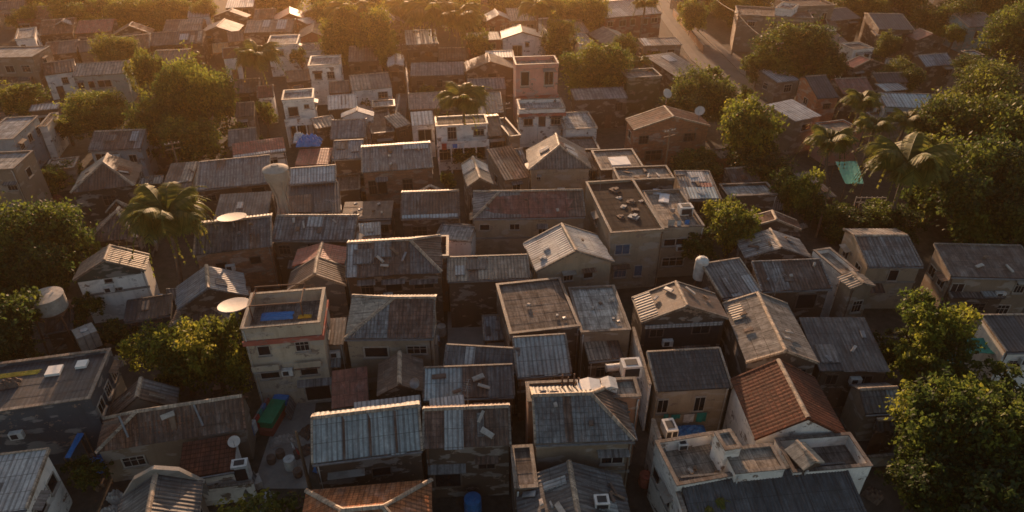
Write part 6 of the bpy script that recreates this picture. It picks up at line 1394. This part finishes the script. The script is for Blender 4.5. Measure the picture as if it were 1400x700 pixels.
# posts and wall frame round the sunken terrace of the beige block
t = thing('terrace_frame', 'rusty pipe frame standing over the sunken terrace of the beige block', 'frame', (-17.40, 40.94, 6.62), .13)
for x, y in ((-1.8, -1.2), (1.8, -1.2), (-1.8, 1.2), (1.8, 1.2)):
    q = MB(); q.tube([(x, y, 0), (x, y, 1.35)], .05, 6); q.build('post', ['rust_iron'], t)
for a, b in (((-1.85, 1.2, 1.38), (1.85, 1.2, 1.38)), ((-1.85, -1.2, 1.38), (1.85, -1.2, 1.38)), ((1.8, -1.25, 1.3), (1.8, 1.25, 1.3)), ((-1.8, -1.25, 1.3), (-1.8, 1.25, 1.3))):
    q = MB(); q.tube([a, b], .05, 6); q.build('rail', ['rust_iron'], t)

# ------------------------------------------------------------------ light, air, camera
hz = MB(); hz.box(-340, 340, -90, 460, -1, 38.6); hb = hz.build('haze', ['ground']); hb.data.materials.clear()
hm = bpy.data.materials.new('haze_air'); hm.use_nodes = True; nt = hm.node_tree; nt.nodes.clear()
o_ = nt.nodes.new('ShaderNodeOutputMaterial'); pv = nt.nodes.new('ShaderNodeVolumePrincipled')
pv.inputs['Color'].default_value = (.98, .62, .33, 1); pv.inputs['Density'].default_value = .0004; pv.inputs['Anisotropy'].default_value = .85
nt.links.new(pv.outputs[0], o_.inputs['Volume']); hb.data.materials.append(hm); hb['kind'] = 'stuff'
W = bpy.data.worlds.new('World'); SC.world = W; W.use_nodes = True
nt = W.node_tree; bg = nt.nodes['Background']
sky = nt.nodes.new('ShaderNodeTexSky'); sky.sky_type = 'NISHITA'; sky.sun_disc = False
sky.sun_elevation = math.radians(SUN_EL); sky.sun_rotation = math.radians(SUN_AZ); sky.altitude = 0; sky.air_density = 1.0; sky.dust_density = 2.0; sky.ozone_density = 1.0
tint = mixc(nt, 1., sky.outputs[0], (1., .90, .85), 'MULTIPLY'); nt.links.new(tint, bg.inputs['Color']); bg.inputs['Strength'].default_value = .108
sl = bpy.data.lights.new('sun', 'SUN'); sl.energy = 5.0; sl.angle = math.radians(.6); sl.color = (1., .61, .36)
so = bpy.data.objects.new('sun', sl); COL.objects.link(so)
az, el = math.radians(SUN_AZ), math.radians(SUN_EL)
to_sun = Vector((math.sin(az) * math.cos(el), math.cos(az) * math.cos(el), math.sin(el)))
so.rotation_euler = to_sun.to_track_quat('Z', 'Y').to_euler(); so.location = to_sun * 200
cd = bpy.data.cameras.new('camera'); co = bpy.data.objects.new('camera', cd); COL.objects.link(co)
co.location = (0, 0, CAM_H); co.rotation_euler = (math.radians(90 - PITCH), 0, 0)
cd.sensor_width = 36; cd.lens = 36 * 934 / 1400; cd.clip_start = .1; cd.clip_end = 2000
cd.dof.use_dof = False
SC.camera = co
SC.view_settings.view_transform = 'Standard'; SC.view_settings.look = 'None'; SC.view_settings.exposure = .92; SC.view_settings.gamma = 1
SC.render.engine = 'CYCLES'
SC.cycles.use_denoising = True
SC.cycles.max_bounces = 6; SC.cycles.diffuse_bounces = 2; SC.cycles.glossy_bounces = 2; SC.cycles.transmission_bounces = 3; SC.cycles.volume_bounces = 1
SC.cycles.pixel_filter_type = 'BLACKMAN_HARRIS'; SC.cycles.filter_width = 1.6
SC.cycles.caustics_reflective = False; SC.cycles.caustics_refractive = False; SC.cycles.sample_clamp_indirect = 4
